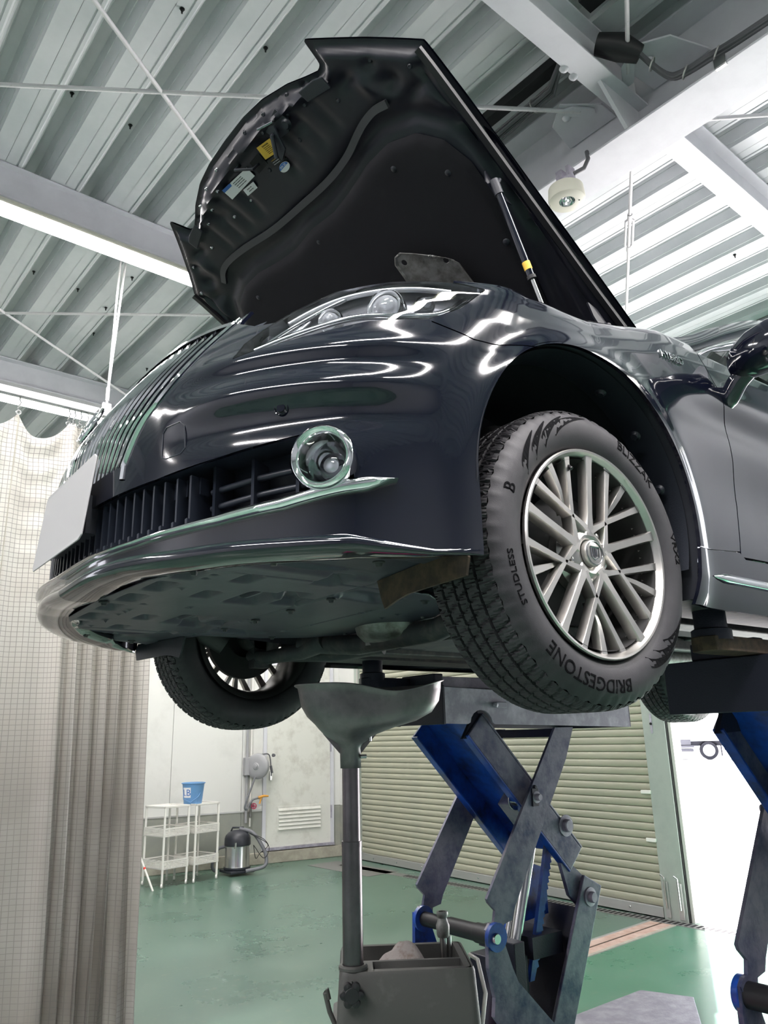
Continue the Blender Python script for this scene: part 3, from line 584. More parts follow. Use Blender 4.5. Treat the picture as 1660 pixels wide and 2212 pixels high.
HL = SX([(.575,2.402),(.633,2.418),(.72,2.441),(.776,2.462),(.842,2.468),(.865,2.508),(.877,2.577),(.85,2.592),(.821,2.597),(.76,2.599),(.686,2.584),(.629,2.530),(.600,2.492),(.572,2.447)])
SEAM = ([sX(.84), sX(.868), sY(-.38), sY(-.33), sY(-.25), sY(-.17), sY(.5)], [2.468,2.445,2.425,2.424,2.444,2.452,2.46])
# ---- front bumper cover (one continuous painted moulding)
zb = lambda s: float(np.interp(np.interp(s, _ds, PL[:, 0]) if s < S_ARCH else .9, LBX, LBZ))
V, Fc = patch(0, sY(-.05), 190, zb, lambda s: float(np.interp(s, [0, sX(.475), sX(.49), sX(.561), sX(.60), sX(.9), 9], [2.60,2.60,2.543,2.505,2.50,2.50,2.50])), 110)
for poly in (OPEN, GRIL, HL): V, Fc = clip(V, Fc, polydist(V[:, 3], V[:, 2], poly)-.0015)
V, Fc = clip(V, Fc, arch_f(V)-.0005)
V, Fc = clip(V, Fc, np.where(V[:, 3] > sX(.845), np.interp(V[:, 3], *SEAM)-.0015-V[:, 2], .01))
V, Fc = rimmed(V, Fc); bump = tomb(V, Fc); Vm, Fm = mirrored(V, Fc); bump.add(Vm[:, :3], Fm)
bumper = obj('front_bumper', bump, 'paint', car, smooth=35, recalc=False)
# ---- front fenders
zt_ = lambda s: float(ztop(s))
V, Fc = patch(sX(.80), sY(.62), 130, lambda s: 2.05, zt_, 90)
V, Fc = clip(V, Fc, arch_f(V)-.0005)
V, Fc = clip(V, Fc, polydist(V[:, 3], V[:, 2], HL)-.0015)
V, Fc = clip(V, Fc, np.where(V[:, 1] < .1, V[:, 2]-np.interp(V[:, 3], *SEAM)-.0015, .01))
V, Fc = clip(V, Fc, np.where(V[:, 1] > .1, V[:, 2]-(2.070+(V[:, 1]-.33)*.08)-.0015, .01))
V, Fc = clip(V, Fc, V[:, 3]-sX(.842))
DG = ([2.0,2.09,2.22,2.35,2.51,2.64,2.75], [.566,.572,.606,.615,.596,.548,.535])
V, Fc = clip(V, Fc, np.interp(V[:, 2], *DG)-.0022-V[:, 1])
V, Fc = rimmed(V, Fc)
f1 = obj('front_fender', tomb(V, Fc), 'paint', car, smooth=35, recalc=False)
Vm, Fm = mirrored(V, Fc); obj('front_fender', tomb(Vm, Fm), 'paint', car, smooth=35, recalc=False)
# ---- doors, rear fender and side skirt
def mir(name, V, Fc, m, **k):
    V, Fc = rimmed(V, Fc)
    o = obj(name, tomb(V, Fc), m, car, **k); Vm, Fm = mirrored(V, Fc); obj(name, tomb(Vm, Fm), m, car, **k); return o
BELT = lambda s: float(np.interp(s, [sY(.5), sY(.62), sY(.8), sY(2.2), S_END], [2.665,2.668,2.672,2.70,2.72]))
V, Fc = patch(sY(.5), sY(1.62), 60, lambda s: 2.06, BELT, 60)
V, Fc = clip(V, Fc, V[:, 1]-np.interp(V[:, 2], *DG)-.0022); V, Fc = clip(V, Fc, V[:, 2]-(2.072+(V[:, 1]-.33)*.02)); V, Fc = clip(V, Fc, 1.58-V[:, 1])
mir('front_door', V, Fc, 'paint', smooth=35, recalc=False)
V, Fc = patch(sY(1.5), sY(2.72), 50, lambda s: 2.06, BELT, 50)
V, Fc = clip(V, Fc, V[:, 1]-1.585); V, Fc = clip(V, Fc, V[:, 2]-2.095); V, Fc = clip(V, Fc, arch_f(V, 2.85, .38)-.03); V, Fc = clip(V, Fc, 2.55-V[:, 1])
mir('rear_door', V, Fc, 'paint', smooth=35, recalc=False)
V, Fc = patch(sY(2.4), S_END, 60, lambda s: 1.98, BELT, 60)
V, Fc = clip(V, Fc, V[:, 1]-2.555); V, Fc = clip(V, Fc, arch_f(V, 2.85, .37)-.0005)
mir('rear_fender', V, Fc, 'paint', smooth=35, recalc=False)
V, Fc = patch(sY(.25), sY(2.6), 90, lambda s: 1.935, lambda s: 2.12, 24)
V, Fc = clip(V, Fc, arch_f(V)-.0005); V, Fc = clip(V, Fc, np.where(V[:, 1] < .58, 2.070+(V[:, 1]-.33)*.08-.0015, 2.070+(V[:, 1]-.33)*.02-.004)-V[:, 2]); V, Fc = clip(V, Fc, 2.49-V[:, 1]); V, Fc = clip(V, Fc, V[:, 1]-.2)
mir('side_skirt', V, Fc, 'paint', smooth=35, recalc=False)
sk = MB()
P = []
for y in np.linspace(.42, 2.45, 40):
    k = min(1, (y-.42)/.03+.15); x0, y0 = surf(sY(y), 2.012); P.append([(float(x0)+.001+.011*math.sin(a)*k, y, 2.010-.02*(y-.42)*.3+.0125*k*math.cos(a)) for a in np.linspace(0, pi, 7)])
sk.grid(P); obj('skirt_chrome_strip', sk, 'chrome', car, smooth=40)
# sill underside and underbody
ub = MB(); ub.box((-.85, .36, 1.955), (-.66, 2.48, 1.975)); obj('sill_bottom', ub, 'chassis', car); ub = MB(); ub.box((.66, .36, 1.955), (.85, 2.48, 1.975)); obj('sill_bottom', ub, 'chassis', car)
fl_ = MB(); fl_.box((-.70, .25, 1.99), (.70, 3.7, 2.02)); fl_.box((-.22, .4, 1.94), (.22, 3.0, 1.99)); fl_.box((-.58, .3, 1.955), (-.48, 2.5, 1.99)); fl_.box((.48, .3, 1.955), (.58, 2.5, 1.99))
for y in (.9, 1.35, 1.8): fl_.box((-.62, y, 1.975), (.62, y+.06, 1.995))
obj('floor_pan', fl_, 'chassis', car, bevel=.006)
fc_ = MB(); fc_.box((.30, .5, 1.975), (.66, 2.3, 1.985)); fc_.box((-.66, .5, 1.975), (-.30, 2.3, 1.985)); obj('floor_cover', fc_, 'liner', car)
ex = MB(); ex.tube([(.1,.5,1.93),(.12,1.2,1.92),(.18,2.4,1.93),(.3,3.2,1.95)], .03, 12); obj('exhaust_pipe', ex, 'alucast', car, smooth=50)
# ---- engine undertray: ribbed, dished sheet
xs = np.linspace(-.80, .80, 280); ys = np.linspace(-.80, .12, 170); X, Y = np.meshgrid(xs, ys, indexing='ij'); Zt = np.full(X.shape, 1.985)
def dent(x, y, rx, ry, d, a=0, p=2.4):
    global Zt
    ca, sa = math.cos(a), math.sin(a); u = ((X-x)*ca+(Y-y)*sa)/rx; v = (-(X-x)*sa+(Y-y)*ca)/ry
    Zt = Zt+d*np.exp(-(np.abs(u)**p+np.abs(v)**p)*1.4)
Zt -= .006*np.clip((Y+.3)/.4, 0, 1)
for sgn in (1, -1):
    for (x, y, rx, ry) in [(.389,-.725,.045,.022),(.243,-.730,.055,.022),(.078,-.735,.05,.022),(.279,-.422,.05,.035),(.21,-.37,.05,.035),(.48,-.424,.045,.03),(.41,-.60,.04,.022),(.20,-.60,.045,.022)]:
        dent(sgn*x, y, rx, ry, .022, 0, 8)
    dent(sgn*.20, -.475, .085, .045, .026, 0, 9); dent(sgn*.20, -.475, .07, .008, -.018, 0, 6)
    dent(sgn*.62, -.52, .10, .17, .012, 0, 12); dent(sgn*.565, -.55, .006, .12, -.012); dent(sgn*.68, -.54, .02, .035, .03, 0, 6)
    dent(sgn*.46, -.40, .004, .3, .008); dent(sgn*.36, -.24, .05, .08, .02, .2, 8)
dent(0, -.33, .5, .004, .010, 0, 4); dent(0, -.12, .22, .003, .008, 0, 4)
for k in range(44): dent(random.uniform(-.62, .62), random.choice([-.68,-.56,-.33,-.30,-.12,-.02]), .006, .006, random.choice([.012, -.006]), 0, 2)
V = np.array([(X[i, j], Y[i, j], Zt[i, j]) for i in range(280) for j in range(170)]); Fc = [(i*170+j, (i+1)*170+j, (i+1)*170+j+1, i*170+j+1) for i in range(279) for j in range(169)]
tp = [(0,-.79),(.3,-.775),(.5,-.715),(.64,-.62),(.74,-.50),(.78,-.40),(.80,-.37),(.62,-.34),(.50,-.30),(.46,-.12),(.36,.02),(.22,.10),(0,.11)]
tp = tp+[(-x, y) for x, y in tp[::-1] if x > 0]
V, Fc = clip(V, Fc, -polydist(V[:, 0], V[:, 1], tp))
tray = obj('engine_undertray', tomb(V, Fc), 'tray', car, smooth=50, solid=-.003, recalc=False)
for x, y in [(.60,-.64),(-.60,-.64),(.44,-.735),(0,-.775),(.70,-.46),(-.70,-.46),(.30,-.31),(-.30,-.31),(.10,-.31),(-.1,-.31),(.4,-.09),(-.4,-.09),(.2,.07),(-.2,.07)]:
    bo = MB(); bo.lathe([(.0,-.006),(.006,-.006),(.008,0),(.013,.001),(.013,.004)], 14, (x, y, 1.980)); obj('tray_bolt', bo, 'chassis', car, smooth=40)
# lower lip underside (painted band curling under the car)
P = []
for s in np.linspace(0, S_ARCH-.01, 90):
    x, y = (float(q) for q in surf(s, zb(s)))
    nx_ = np.interp(s+.02, _ds, PL[:, 1])-np.interp(s-.02, _ds, PL[:, 1]); ny_ = -(np.interp(s+.02, _ds, PL[:, 0])-np.interp(s-.02, _ds, PL[:, 0])); l = math.hypot(nx_, ny_); nx_ /= l; ny_ /= l
    z = zb(s); kk = min(1, (S_ARCH-.01-s)/.25)
    P.append([(x+nx_*a*kk, y+ny_*a*kk, z+b*max(kk, .3)) for a, b in [(0.0,0.002),(.010,-.006),(.013,-.016),(.008,-.026),(-.005,-.032),(-.03,-.035),(-.065,-.032),(-.10,-.022),(-.104,-.008)]])
lp = MB(); lp.grid(P); lp.grid([[(-a, b, c) for a, b, c in r] for r in P][::-1]); obj('front_lip', lp, 'paint', car, smooth=60)
# chrome line above the lip
P = []
for s in np.linspace(0, sX(.829), 90):
    x_ = float(np.interp(s, _ds, PL[:, 0])); zc = float(np.interp(x_, CHX, CHZ)); x, y = (float(q) for q in surf(s, zc))
    nx_ = np.interp(s+.02, _ds, PL[:, 1])-np.interp(s-.02, _ds, PL[:, 1]); ny_ = -(np.interp(s+.02, _ds, PL[:, 0])-np.interp(s-.02, _ds, PL[:, 0])); l = math.hypot(nx_, ny_); nx_ /= l; ny_ /= l
    w = np.interp(x_, [0,.4,.7,.80,.829], [.006,.007,.012,.014,.002])
    P.append([(x+nx_*(a*.9), y+ny_*(a*.9), zc+w*b) for a, b in [(-.004,1.1),(.010,.95),(.020,.4),(.022,-.1),(.014,-.8),(-.004,-1.0)]])
ch = MB(); ch.grid(P); ch.grid([[(-a, b, c) for a, b, c in r] for r in P][::-1]); obj('chrome_lip_strip', ch, 'chrome', car, smooth=60)
# ---- lower intake: recessed back, ledge, slats
V, Fc = patch(0, sX(.86), 70, lambda s: 2.02, lambda s: 2.26, 10, -.10); bk = tomb(V, Fc); Vm, Fm = mirrored(V, Fc); bk.add(Vm[:, :3], Fm)
for zf, hi in ((lambda s: float(np.interp(np.interp(s, _ds, PL[:, 0]), [0,.45,.58,.68,.75,.86], [2.168,2.172,2.186,2.202,2.212,2.214])), 1), (lambda s: float(np.interp(np.interp(s, _ds, PL[:, 0]), CHX, CHZ))-.004, 0)):
    R1 = []; R2 = []
    for s in np.linspace(0, sX(.83), 60):
        z = zf(s); x, y = surf(s, z); v = offs(np.array([[x, y, z, s]]), -.003)[0]; u = offs(np.array([[x, y, z, s]]), -.11)[0]; R1.append(tuple(v[:3])); R2.append((u[0], u[1], z+.012*hi))
    bk.grid([R1, R2]); bk.grid([[(-a, b, c) for a, b, c in R2], [(-a, b, c) for a, b, c in R1]])
obj('intake_backing', bk, 'grillblack', car, smooth=40)
sl = MB(); nsl = 30
def finbox(mb, x, zl, zh, w, o0, o1):
    s = sX(abs(x)); pts = []
    for z in (zl, zh):
        for o_ in (o0, o1):
            a, b = surf(s, z); v = offs(np.array([[a, b, z, s]]), o_)[0]; pts.append((math.copysign(v[0], x) if x else 0, v[1], z))
    (a, b, c, d) = pts
    vs = []
    for p in (a, b, d, c):
        for dx in (-w/2, w/2): vs.append((p[0]+dx, p[1], p[2]))
    mb.add(vs, [(0,2,3,1),(2,4,5,3),(4,6,7,5),(6,0,1,7),(0,6,4,2),(1,3,5,7)])
for i in range(nsl):
    x = -.50+i*1.0/(nsl-1); zl = float(np.interp(abs(x), CHX, CHZ))+.008
    m_ = MB(); finbox(m_, x, zl, 2.165, .009, -.012, -.075); finbox(m_, x, zl-.004, zl+.016, .011, -.004, -.075); finbox(m_, x, 2.13, 2.165, .024, -.035, -.06)
    obj('intake_slat', m_, 'grillblack', car)
for sg in (1, -1):
    hb = MB(); rows = []
    for zz, w in ((2.135, .006), (2.100, .006)):
        P = []
        for x in np.linspace(.52, .78, 20):
            s = sX(x); a, b = surf(s, zz); v = offs(np.array([[a, b, zz, s]]), -.055)[0]; P.append((sg*v[0], v[1], zz+(x-.52)*.12))
        hb.tube(P, .007, 8)
    obj('intake_bar', hb, 'grillblack', car, smooth=60)
    fr_ = MB()
    for x in (.535, .62, .70):
        zl = float(np.interp(x, CHX, CHZ))+.004; finbox(fr_, sg*x, zl, 2.185, .012, -.04, -.10)
    obj('intake_divider', fr_, 'grillblack', car)
# ---- fog lamps
for sg in (1, -1):
    c = Vector((sg*.752, -.618, 2.150)); ax = Vector((sg*.60, -.80, -.04)).normalized(); R = .0625
    fg = MB(); fg.lathe([(.054,-.075),(.055,-.02),(R-.002,-.008),(R,.018),(R-.001,.026),(R-.006,.030),(R-.012,.027),(R-.016,.018),(R-.024,-.03),(R-.034,-.045)], 64, c, ax); obj('fog_lamp_ring', fg, 'chrome', car, smooth=60)
    fb = MB(); fb.lathe([(.0,-.060),(.02,-.058),(.034,-.044),(.040,-.032)], 40, c, ax); obj('fog_reflector', fb, 'dchrome', car, smooth=60)
    bf = MB(); bf.lathe([(.0,-.028),(.012,-.028),(.016,-.032)], 20, c, ax); obj('fog_bulb', bf, 'lglass', car, smooth=60)
    fl2 = MB(); fl2.lathe([(.0,-.020),(.02,-.022),(.036,-.030)], 40, c, ax); obj('fog_lens', fl2, 'lens', car, smooth=60)
# sensor and tow cover outlines
for sg in (1, -1):
    x_, z_ = .683, 2.268; a, b = surf(sX(x_), z_); n_ = Vector((sg*.62, -.78, 0))
    so_ = MB(); so_.lathe([(.0,.003),(.0085,.003),(.0095,.001),(.0095,-.004)], 28, (sg*float(a), float(b), z_), n_); so_.lathe([(.0125,.0015),(.0145,.0028),(.0155,.0004)], 28, (sg*float(a), float(b), z_), n_); obj('parking_sensor', so_, 'paint', car, smooth=40)
tc_ = MB(); pts = []
for (x, z) in [(.430,2.215),(.430,2.268),(.440,2.280),(.478,2.283),(.488,2.272),(.490,2.224),(.480,2.213),(.442,2.210),(.430,2.215)]:
    a, b = surf(sX(x), z); v = offs(np.array([[a, b, z, sX(x)]]), .0004)[0]; pts.append(tuple(v[:3]))
tc_.tube(pts, .0011, 6); obj('tow_eye_cover', tc_, 'grillblack', car)
# ---- grille
gb = MB()
V, Fc = patch(0, sX(.50), 40, lambda s: 2.20, lambda s: 2.60, 20, -.055); V, Fc = clip(V, Fc, -polydist(V[:, 3], V[:, 2], GRIL)+.006)
gb = tomb(V, Fc); Vm, Fm = mirrored(V, Fc); gb.add(Vm[:, :3], Fm); obj('grille_backing', gb, 'grillblack', car, smooth=50)
def gp(x, z, o_=0):
    s = sX(abs(x)); a, b = surf(s, z); v = offs(np.array([[a, b, z, s]]), o_)[0]; return (math.copysign(v[0], x) if x else 0., v[1], z)
EDGE = ([2.20,2.235,2.291,2.321,2.355,2.412,2.478,2.514,2.563], [.30,.305,.343,.368,.405,.440,.456,.464,.472])
NB = 25
GTOP = lambda x: 2.605-.045*(abs(x)/.47)**2
for i in range(NB):
    fr = -1+2*(i+.5)/NB; L = []; nz = 26
    for z in np.linspace(2.225, 2.60, nz):
        xe = float(np.interp(z, *EDGE))-.018; x = fr*xe
        if z > GTOP(x): break
        L.append((x, z))
    gs = MB(); P = []
    for x, z in L:
        f_ = gp(x, z, -.004); w = .0028
        b_ = gp(x, z, -.036); P.append([(f_[0]-w, f_[1]+.003, z), (f_[0]-.0018, f_[1], z), (f_[0]+.0018, f_[1], z), (f_[0]+w, f_[1]+.003, z), (b_[0]+w*.6, b_[1], z), (b_[0]-w*.6, b_[1], z)])
    gs.grid(P, closev=True); gs.f.append(tuple(range(6))); gs.f.append(tuple(len(P)*6-6+k for k in range(6))[::-1]); gbo = obj('grille_bar', gs, 'grillblack', car, smooth=30)
    gc = MB(); gc.grid([[(p[0][0]-.0005, p[0][1]+.001, p[0][2]), (p[1][0]-.0005, p[1][1]-.0015, p[1][2]), (p[2][0]+.0005, p[2][1]-.0015, p[2][2]), (p[3][0]+.0005, p[3][1]+.001, p[3][2])] for p in P]); obj('chrome_edge', gc, 'chrome', gbo, smooth=30)
for sg in (1, -1):
    gf = MB(); P = []
    for z in np.linspace(2.20, 2.572, 40):
        xe = float(np.interp(z, *EDGE)); k = np.interp(z, [2.2, 2.4, 2.54, 2.572], [.013,.016,.014,.006]); P.append([gp(sg*(xe-a*k), z, o_) for a, o_ in [(0,-.004),(.05,.003),(.5,.007),(1.0,.003),(1.10,-.02)]])
    gf.grid(P); obj('grille_frame', gf, 'chrome', car, smooth=50)
gt = MB(); P = []
for x in np.linspace(-.46, .46, 60):
    z = GTOP(x)-.001; P.append([gp(x, z-.012, .004), gp(x, z-.002, .008), gp(x, z+.004, 0), gp(x, z+.002, -.05)])
gt.grid(P); obj('grille_top_rail', gt, 'chrome', car, smooth=50)
# winged emblem: oval ring with crown points
em = MB(); c = Vector(gp(0, 2.43, .012)); 
em.tube([(c.x+.058*math.cos(a), c.y+.02*math.sin(a), c.z+.045*math.sin(a)) for a in np.linspace(0, 2*pi, 41)], .006, 8, cap=False)
em.tube([(c.x+u, c.y+v*.4, c.z+v) for u, v in [(-.03,-.02),(-.038,.018),(-.016,.0),(0,.028),(.016,.0),(.038,.018),(.03,-.02),(-.03,-.02)]], .004, 6)
obj('grille_emblem', em, 'chrome', car, smooth=60)
# ---- licence plate on its bracket (blank)
lpm = MB(); lpm.prism([(-.21,2.09),(-.195,2.08),(.195,2.08),(.21,2.09),(.21,2.275),(.195,2.285),(-.195,2.285),(-.21,2.275)], (0, .004), lambda u, v, h: (u, -.905+.9*u*u*.25-h+(v-2.1)*.10, v)); obj('licence_plate', lpm, 'plate', car, bevel=.003)
lb = MB(); lb.box((-.15, -.875, 2.11), (.15, -.85, 2.20)); obj('plate_bracket', lb, 'trimblack', car)
# ---- headlamps
for sg in (1, -1):
    V, Fc = patch(sX(.52), sY(-.24), 90, lambda s: 2.38, lambda s: 2.604, 50); Vi, Fi = clip(V, Fc, -polydist(V[:, 3], V[:, 2], HL))
    A = Vi.copy(); B = offs(Vi, -.045)
    def put(nm, V_, F_, m, **k):
        if sg < 0: V_, F_ = mirrored(V_, F_)
        return obj(nm, tomb(V_, F_), m, car, **k)
    put('headlamp_lens', offs(A, .0005), Fi, 'lens', smooth=50, recalc=False)
    put('headlamp_housing', B, Fi, 'hlback', smooth=50)
    # side wall of the bowl
    rim = [(s, z) for s, z in HL]; dense = []
    for i in range(len(rim)):
        for k in range(6): dense.append((rim[i][0]+(rim[(i+1) % len(rim)][0]-rim[i][0])*k/6, rim[i][1]+(rim[(i+1) % len(rim)][1]-rim[i][1])*k/6))
    def sp(s, z, o_):
        a, b = surf(s, z); v = offs(np.array([[a, b, z, s]]), o_)[0]; return (sg*v[0], v[1], z)
    wl = MB(); wl.grid([[sp(s, z, o_) for s, z in dense+dense[:1]] for o_ in (-.003, -.05)]); obj('headlamp_wall', wl, 'dchrome', car, smooth=40)
    # chrome sweep along the lower edge and light guide along the upper edge
    for nm, line, rr, oo, mm in (('headlamp_chrome_sweep', [(.60,2.425),(.66,2.452),(.72,2.476),(.76,2.485),(.81,2.484),(.850,2.497),(.868,2.56)], .0075, -.015, 'chrome'),
                                 ('headlamp_light_guide', [(.625,2.500),(.66,2.540),(.70,2.566),(.75,2.578),(.80,2.580),(.845,2.574)], .006, -.02, 'lglass'),
                                 ('headlamp_divider', [(.600,2.44),(.640,2.490),(.675,2.535),(.70,2.562)], .004, -.022, 'chrome')):
        Pq = catm([(sX(x), z) for x, z in line], 6); tb = MB(); tb.tube([sp(s, z, oo) for s, z in Pq], rr, 10); obj(nm, tb, mm, car, smooth=60)
    for k_, (x, z, R) in enumerate([(.778, 2.528, .034), (.700, 2.500, .022)]):
        c = Vector(sp(sX(x), z, -.040)); ax = Vector((sg*.50, -.86, -.05)).normalized()
        pj = MB(); pj.lathe([(0,.026),(R*.35,.025),(R*.65,.019),(R*.85,.010),(R*.9,0)], 40, c, ax); obj('projector_lens', pj, 'lglass', car, smooth=60)
        pr = MB(); pr.lathe([(R*.92,-.01),(R*.95,.010),(R*1.12,.016),(R*1.25,.008),(R*1.2,-.02)], 40, c, ax); obj('projector_ring', pr, 'chrome', car, smooth=60)
    tn = MB()
    for k in range(7):
        a = sp(sX(.608+k*.007), 2.435+k*.0045, -.03); b = sp(sX(.618+k*.007), 2.470+k*.006, -.03); tn.tube([a, b], .0028, 6)
    obj('turn_signal_reflector', tn, 'lglass', car)
    rf = MB(); a = sp(sX(.825), 2.535, -.03); rf.lathe([(0,.01),(.018,.008),(.024,-.004)], 24, a, (sg*.7, -.7, 0)); obj('side_reflector_bowl', rf, 'dchrome', car, smooth=60)
# ---- engine bay blockers / wheel houses / front structure (dark, seen through gaps)
for sg in (1, -1):
    wl = MB(); P = []
    for a in np.linspace(0, pi, 40):
        y = -.01+.368*math.cos(a); z = 2.12+.378*math.sin(a); P.append([(sg*x, y, max(z, 2.12)) for x in (.911, .86, .70, .56, .50)])
    P = [[(sg*x, .350, 1.95) for x in (.890, .86, .70, .56, .50)]]+P+[[(sg*x, -.385, 2.0) for x in (.865, .86, .70, .56, .50)]]
    wl.grid(P); wl.add([r[4] for r in P], [tuple(range(len(P)))])
    obj('wheel_arch_liner', wl, 'liner', car, smooth=50)
    lf = MB(); P = []
    for a in np.linspace(-.10*pi, .80*pi, 40):
        y = -.01+.358*math.cos(a); z = 2.13+.360*math.sin(a); P.append([(sg*x, y+ (x-.88)*.0, z-(.88-x)*.02) for x in (.889, .882, .850, .80)])
    lf.grid(P); obj('arch_inner_lip', lf, 'trimblack', car, smooth=50)
    for a in (-.03, .10, .24, .38):
        lb2 = MB(); y = -.01+.340*math.cos(a*pi); z = 2.12+.345*math.sin(a*pi); lb2.lathe([(0,.008),(.008,.008),(.010,.002),(.014,0)], 16, (sg*.85, y, z), (0, -math.cos(a*pi), -math.sin(a*pi))); obj('liner_clip', lb2, 'trimblack', car, smooth=50)
    rw = MB(); P = []
    for a in np.linspace(-.12*pi, 1.12*pi, 30):
        y = 2.85+.385*math.cos(a); z = 2.12+.39*math.sin(a); P.append([(sg*x, y, z) for x in (.88, .60)])
    rw.grid(P); obj('rear_arch_liner', rw, 'liner', car, smooth=50)
    # flat air deflector in front of the wheel
    df = MB(); df.prism([(.535,1.985),(.86,1.992),(.875,1.968),(.865,1.935),(.66,1.935),(.61,1.928),(.565,1.918),(.550,1.945)], (0, .006), lambda u, v, h: (sg*u, -.362+h+(u-.7)*-.12, v)); obj('air_deflector', df, 'rust' if sg > 0 else 'trimblack', car)
eb = MB(); eb.box((-.62, -.60, 2.30), (.62, -.55, 2.50)); eb.box((-.50, .48, 2.0), (.50, .52, 2.66)); eb.box((-.68, -.35, 2.50), (.68, .50, 2.53)); obj('engine_bay_structure', eb, 'trimblack', car)
rs = MB(); rs.box((-.60, -.66, 2.44), (.60, -.56, 2.47)); obj('radiator_support', rs, 'trimblack', car, bevel=.005)
# ---- suspension, subframe and transmission seen below
for sg in (1, -1):
    sa = MB(); sa.tube([(sg*.33,.08,1.97),(sg*.45,.06,1.945),(sg*.60,.0,1.935),(sg*.69,-.02,1.95)], [.035,.028,.024,.02], 12); sa.tube([(sg*.30,.30,1.96),(sg*.46,.20,1.94),(sg*.66,.02,1.945)], [.03,.024,.02], 12)
    sa.tube([(sg*.2,.18,2.03),(sg*.45,.14,2.0),(sg*.66,.10,1.99)], .010, 8); sa.tube([(sg*.60,.02,1.95),(sg*.56,.03,2.42)], [.022,.035], 14)
    obj('lower_suspension_arm', sa, 'chassis', car, smooth=60)
    kn = MB(); kn.lathe([(0,0),(.055,0),(.06,.04),(.05,.10),(0,.12)], 24, (sg*.64, 0, ZC), (sg, 0, 0)); kn.box((sg*.66-.02, -.03, ZC-.12), (sg*.66+.02, .03, ZC+.16)); obj('hub_knuckle', kn, 'chassis', car, smooth=40)
    sm = MB(); sm.tube([(sg*.60,-.28,2.06),(sg*.62,-.22,2.02),(sg*.60,-.16,1.98)], [.03,.05,.045], 14); obj('drive_boot', sm, 'black', car, smooth=60)
sf = MB(); sf.tube([(-.46,.06,1.97),(-.2,.12,1.945),(.2,.12,1.945),(.46,.06,1.97)], [.03,.035,.035,.03], 12); sf.box((-.45, .33, 1.965), (.45, .40, 1.99)); sf.box((-.12, .22, 1.93), (.14, .55, 1.97))
for x in np.linspace(-.4, .4, 9): sf.lathe([(0,-.01),(.012,-.01),(.016,0)], 12, (x, .365, 1.965))
obj('front_subframe', sf, 'chassis', car, smooth=40, bevel=.004)
tm = MB(); tm.lathe([(0,-.035),(.05,-.034),(.11,-.025),(.13,-.005),(.14,.03)], 40, (-.02, .15, 1.965)); tm.lathe([(0,-.02),(.018,-.02),(.02,0)], 18, (-.10, .10, 1.95)); obj('transmission_pan', tm, 'alucast', car, smooth=50)
dp = MB(); dp.lathe([(0,-.012),(.02,-.012),(.026,-.004),(.028,.004)], 6, (-.28, .17, 1.962)); obj('drain_plug', dp, 'steel', car)
# ---- greenhouse
def glassquad(nm, pts, m='glass', th=.004):
    g = MB(); g.add(pts, [tuple(range(len(pts)))]); return obj(nm, g, m, car, solid=th)
ws = MB(); P = []
for x in np.linspace(-.70, .70, 25):
    P.append([(x*(1-.10*t), .72+.95*t+(x*x)*(.28-.1*t), 2.80+.42*t-(x*x)*.10*(1-t)) for t in np.linspace(0, 1, 12)])
ws.grid(P); obj('windshield', ws, 'glass', car, smooth=60, solid=.005)
ro = MB(); P = []
for x in np.linspace(-.60, .60, 25): P.append([(x*(1+.04*math.sin(t*pi)), 1.67+x*x*.16+1.25*t, 3.215+.035*math.sin(t*pi)-(abs(x)/.6)**3*.045) for t in np.linspace(0, 1, 14)])
ro.grid(P); obj('roof', ro, 'paint', car, smooth=60, solid=.01)
cw = MB(); cw.box((-.68, .60, 2.70), (.68, .78, 2.775)); obj('cowl_panel', cw, 'trimblack', car, bevel=.02)
bw = MB(); P = []
for x in np.linspace(-.60, .60, 15): P.append([(x*(1+.08*t), 2.92+.55*t-x*x*.1, 3.20-.38*t-(abs(x)/.6)**3*.03) for t in np.linspace(0, 1, 8)])
bw.grid(P); obj('rear_window', bw, 'glass', car, smooth=60)
tk = MB(); P = []
for x in np.linspace(-.76, .76, 21): P.append([(x, 3.42+.42*t-x*x*.12, 2.80-.02*t-(abs(x)/.76)**3*.07) for t in np.linspace(0, 1, 6)]+[(x*.98, 3.90-x*x*.16, 2.70), (x*.98, 3.93-x*x*.16, 2.45), (x*.98, 3.95-x*x*.16, 2.25), (x*.96, 3.90-x*x*.16, 2.02)])
tk.grid(P); obj('trunk_and_tail', tk, 'paint', car, smooth=40)
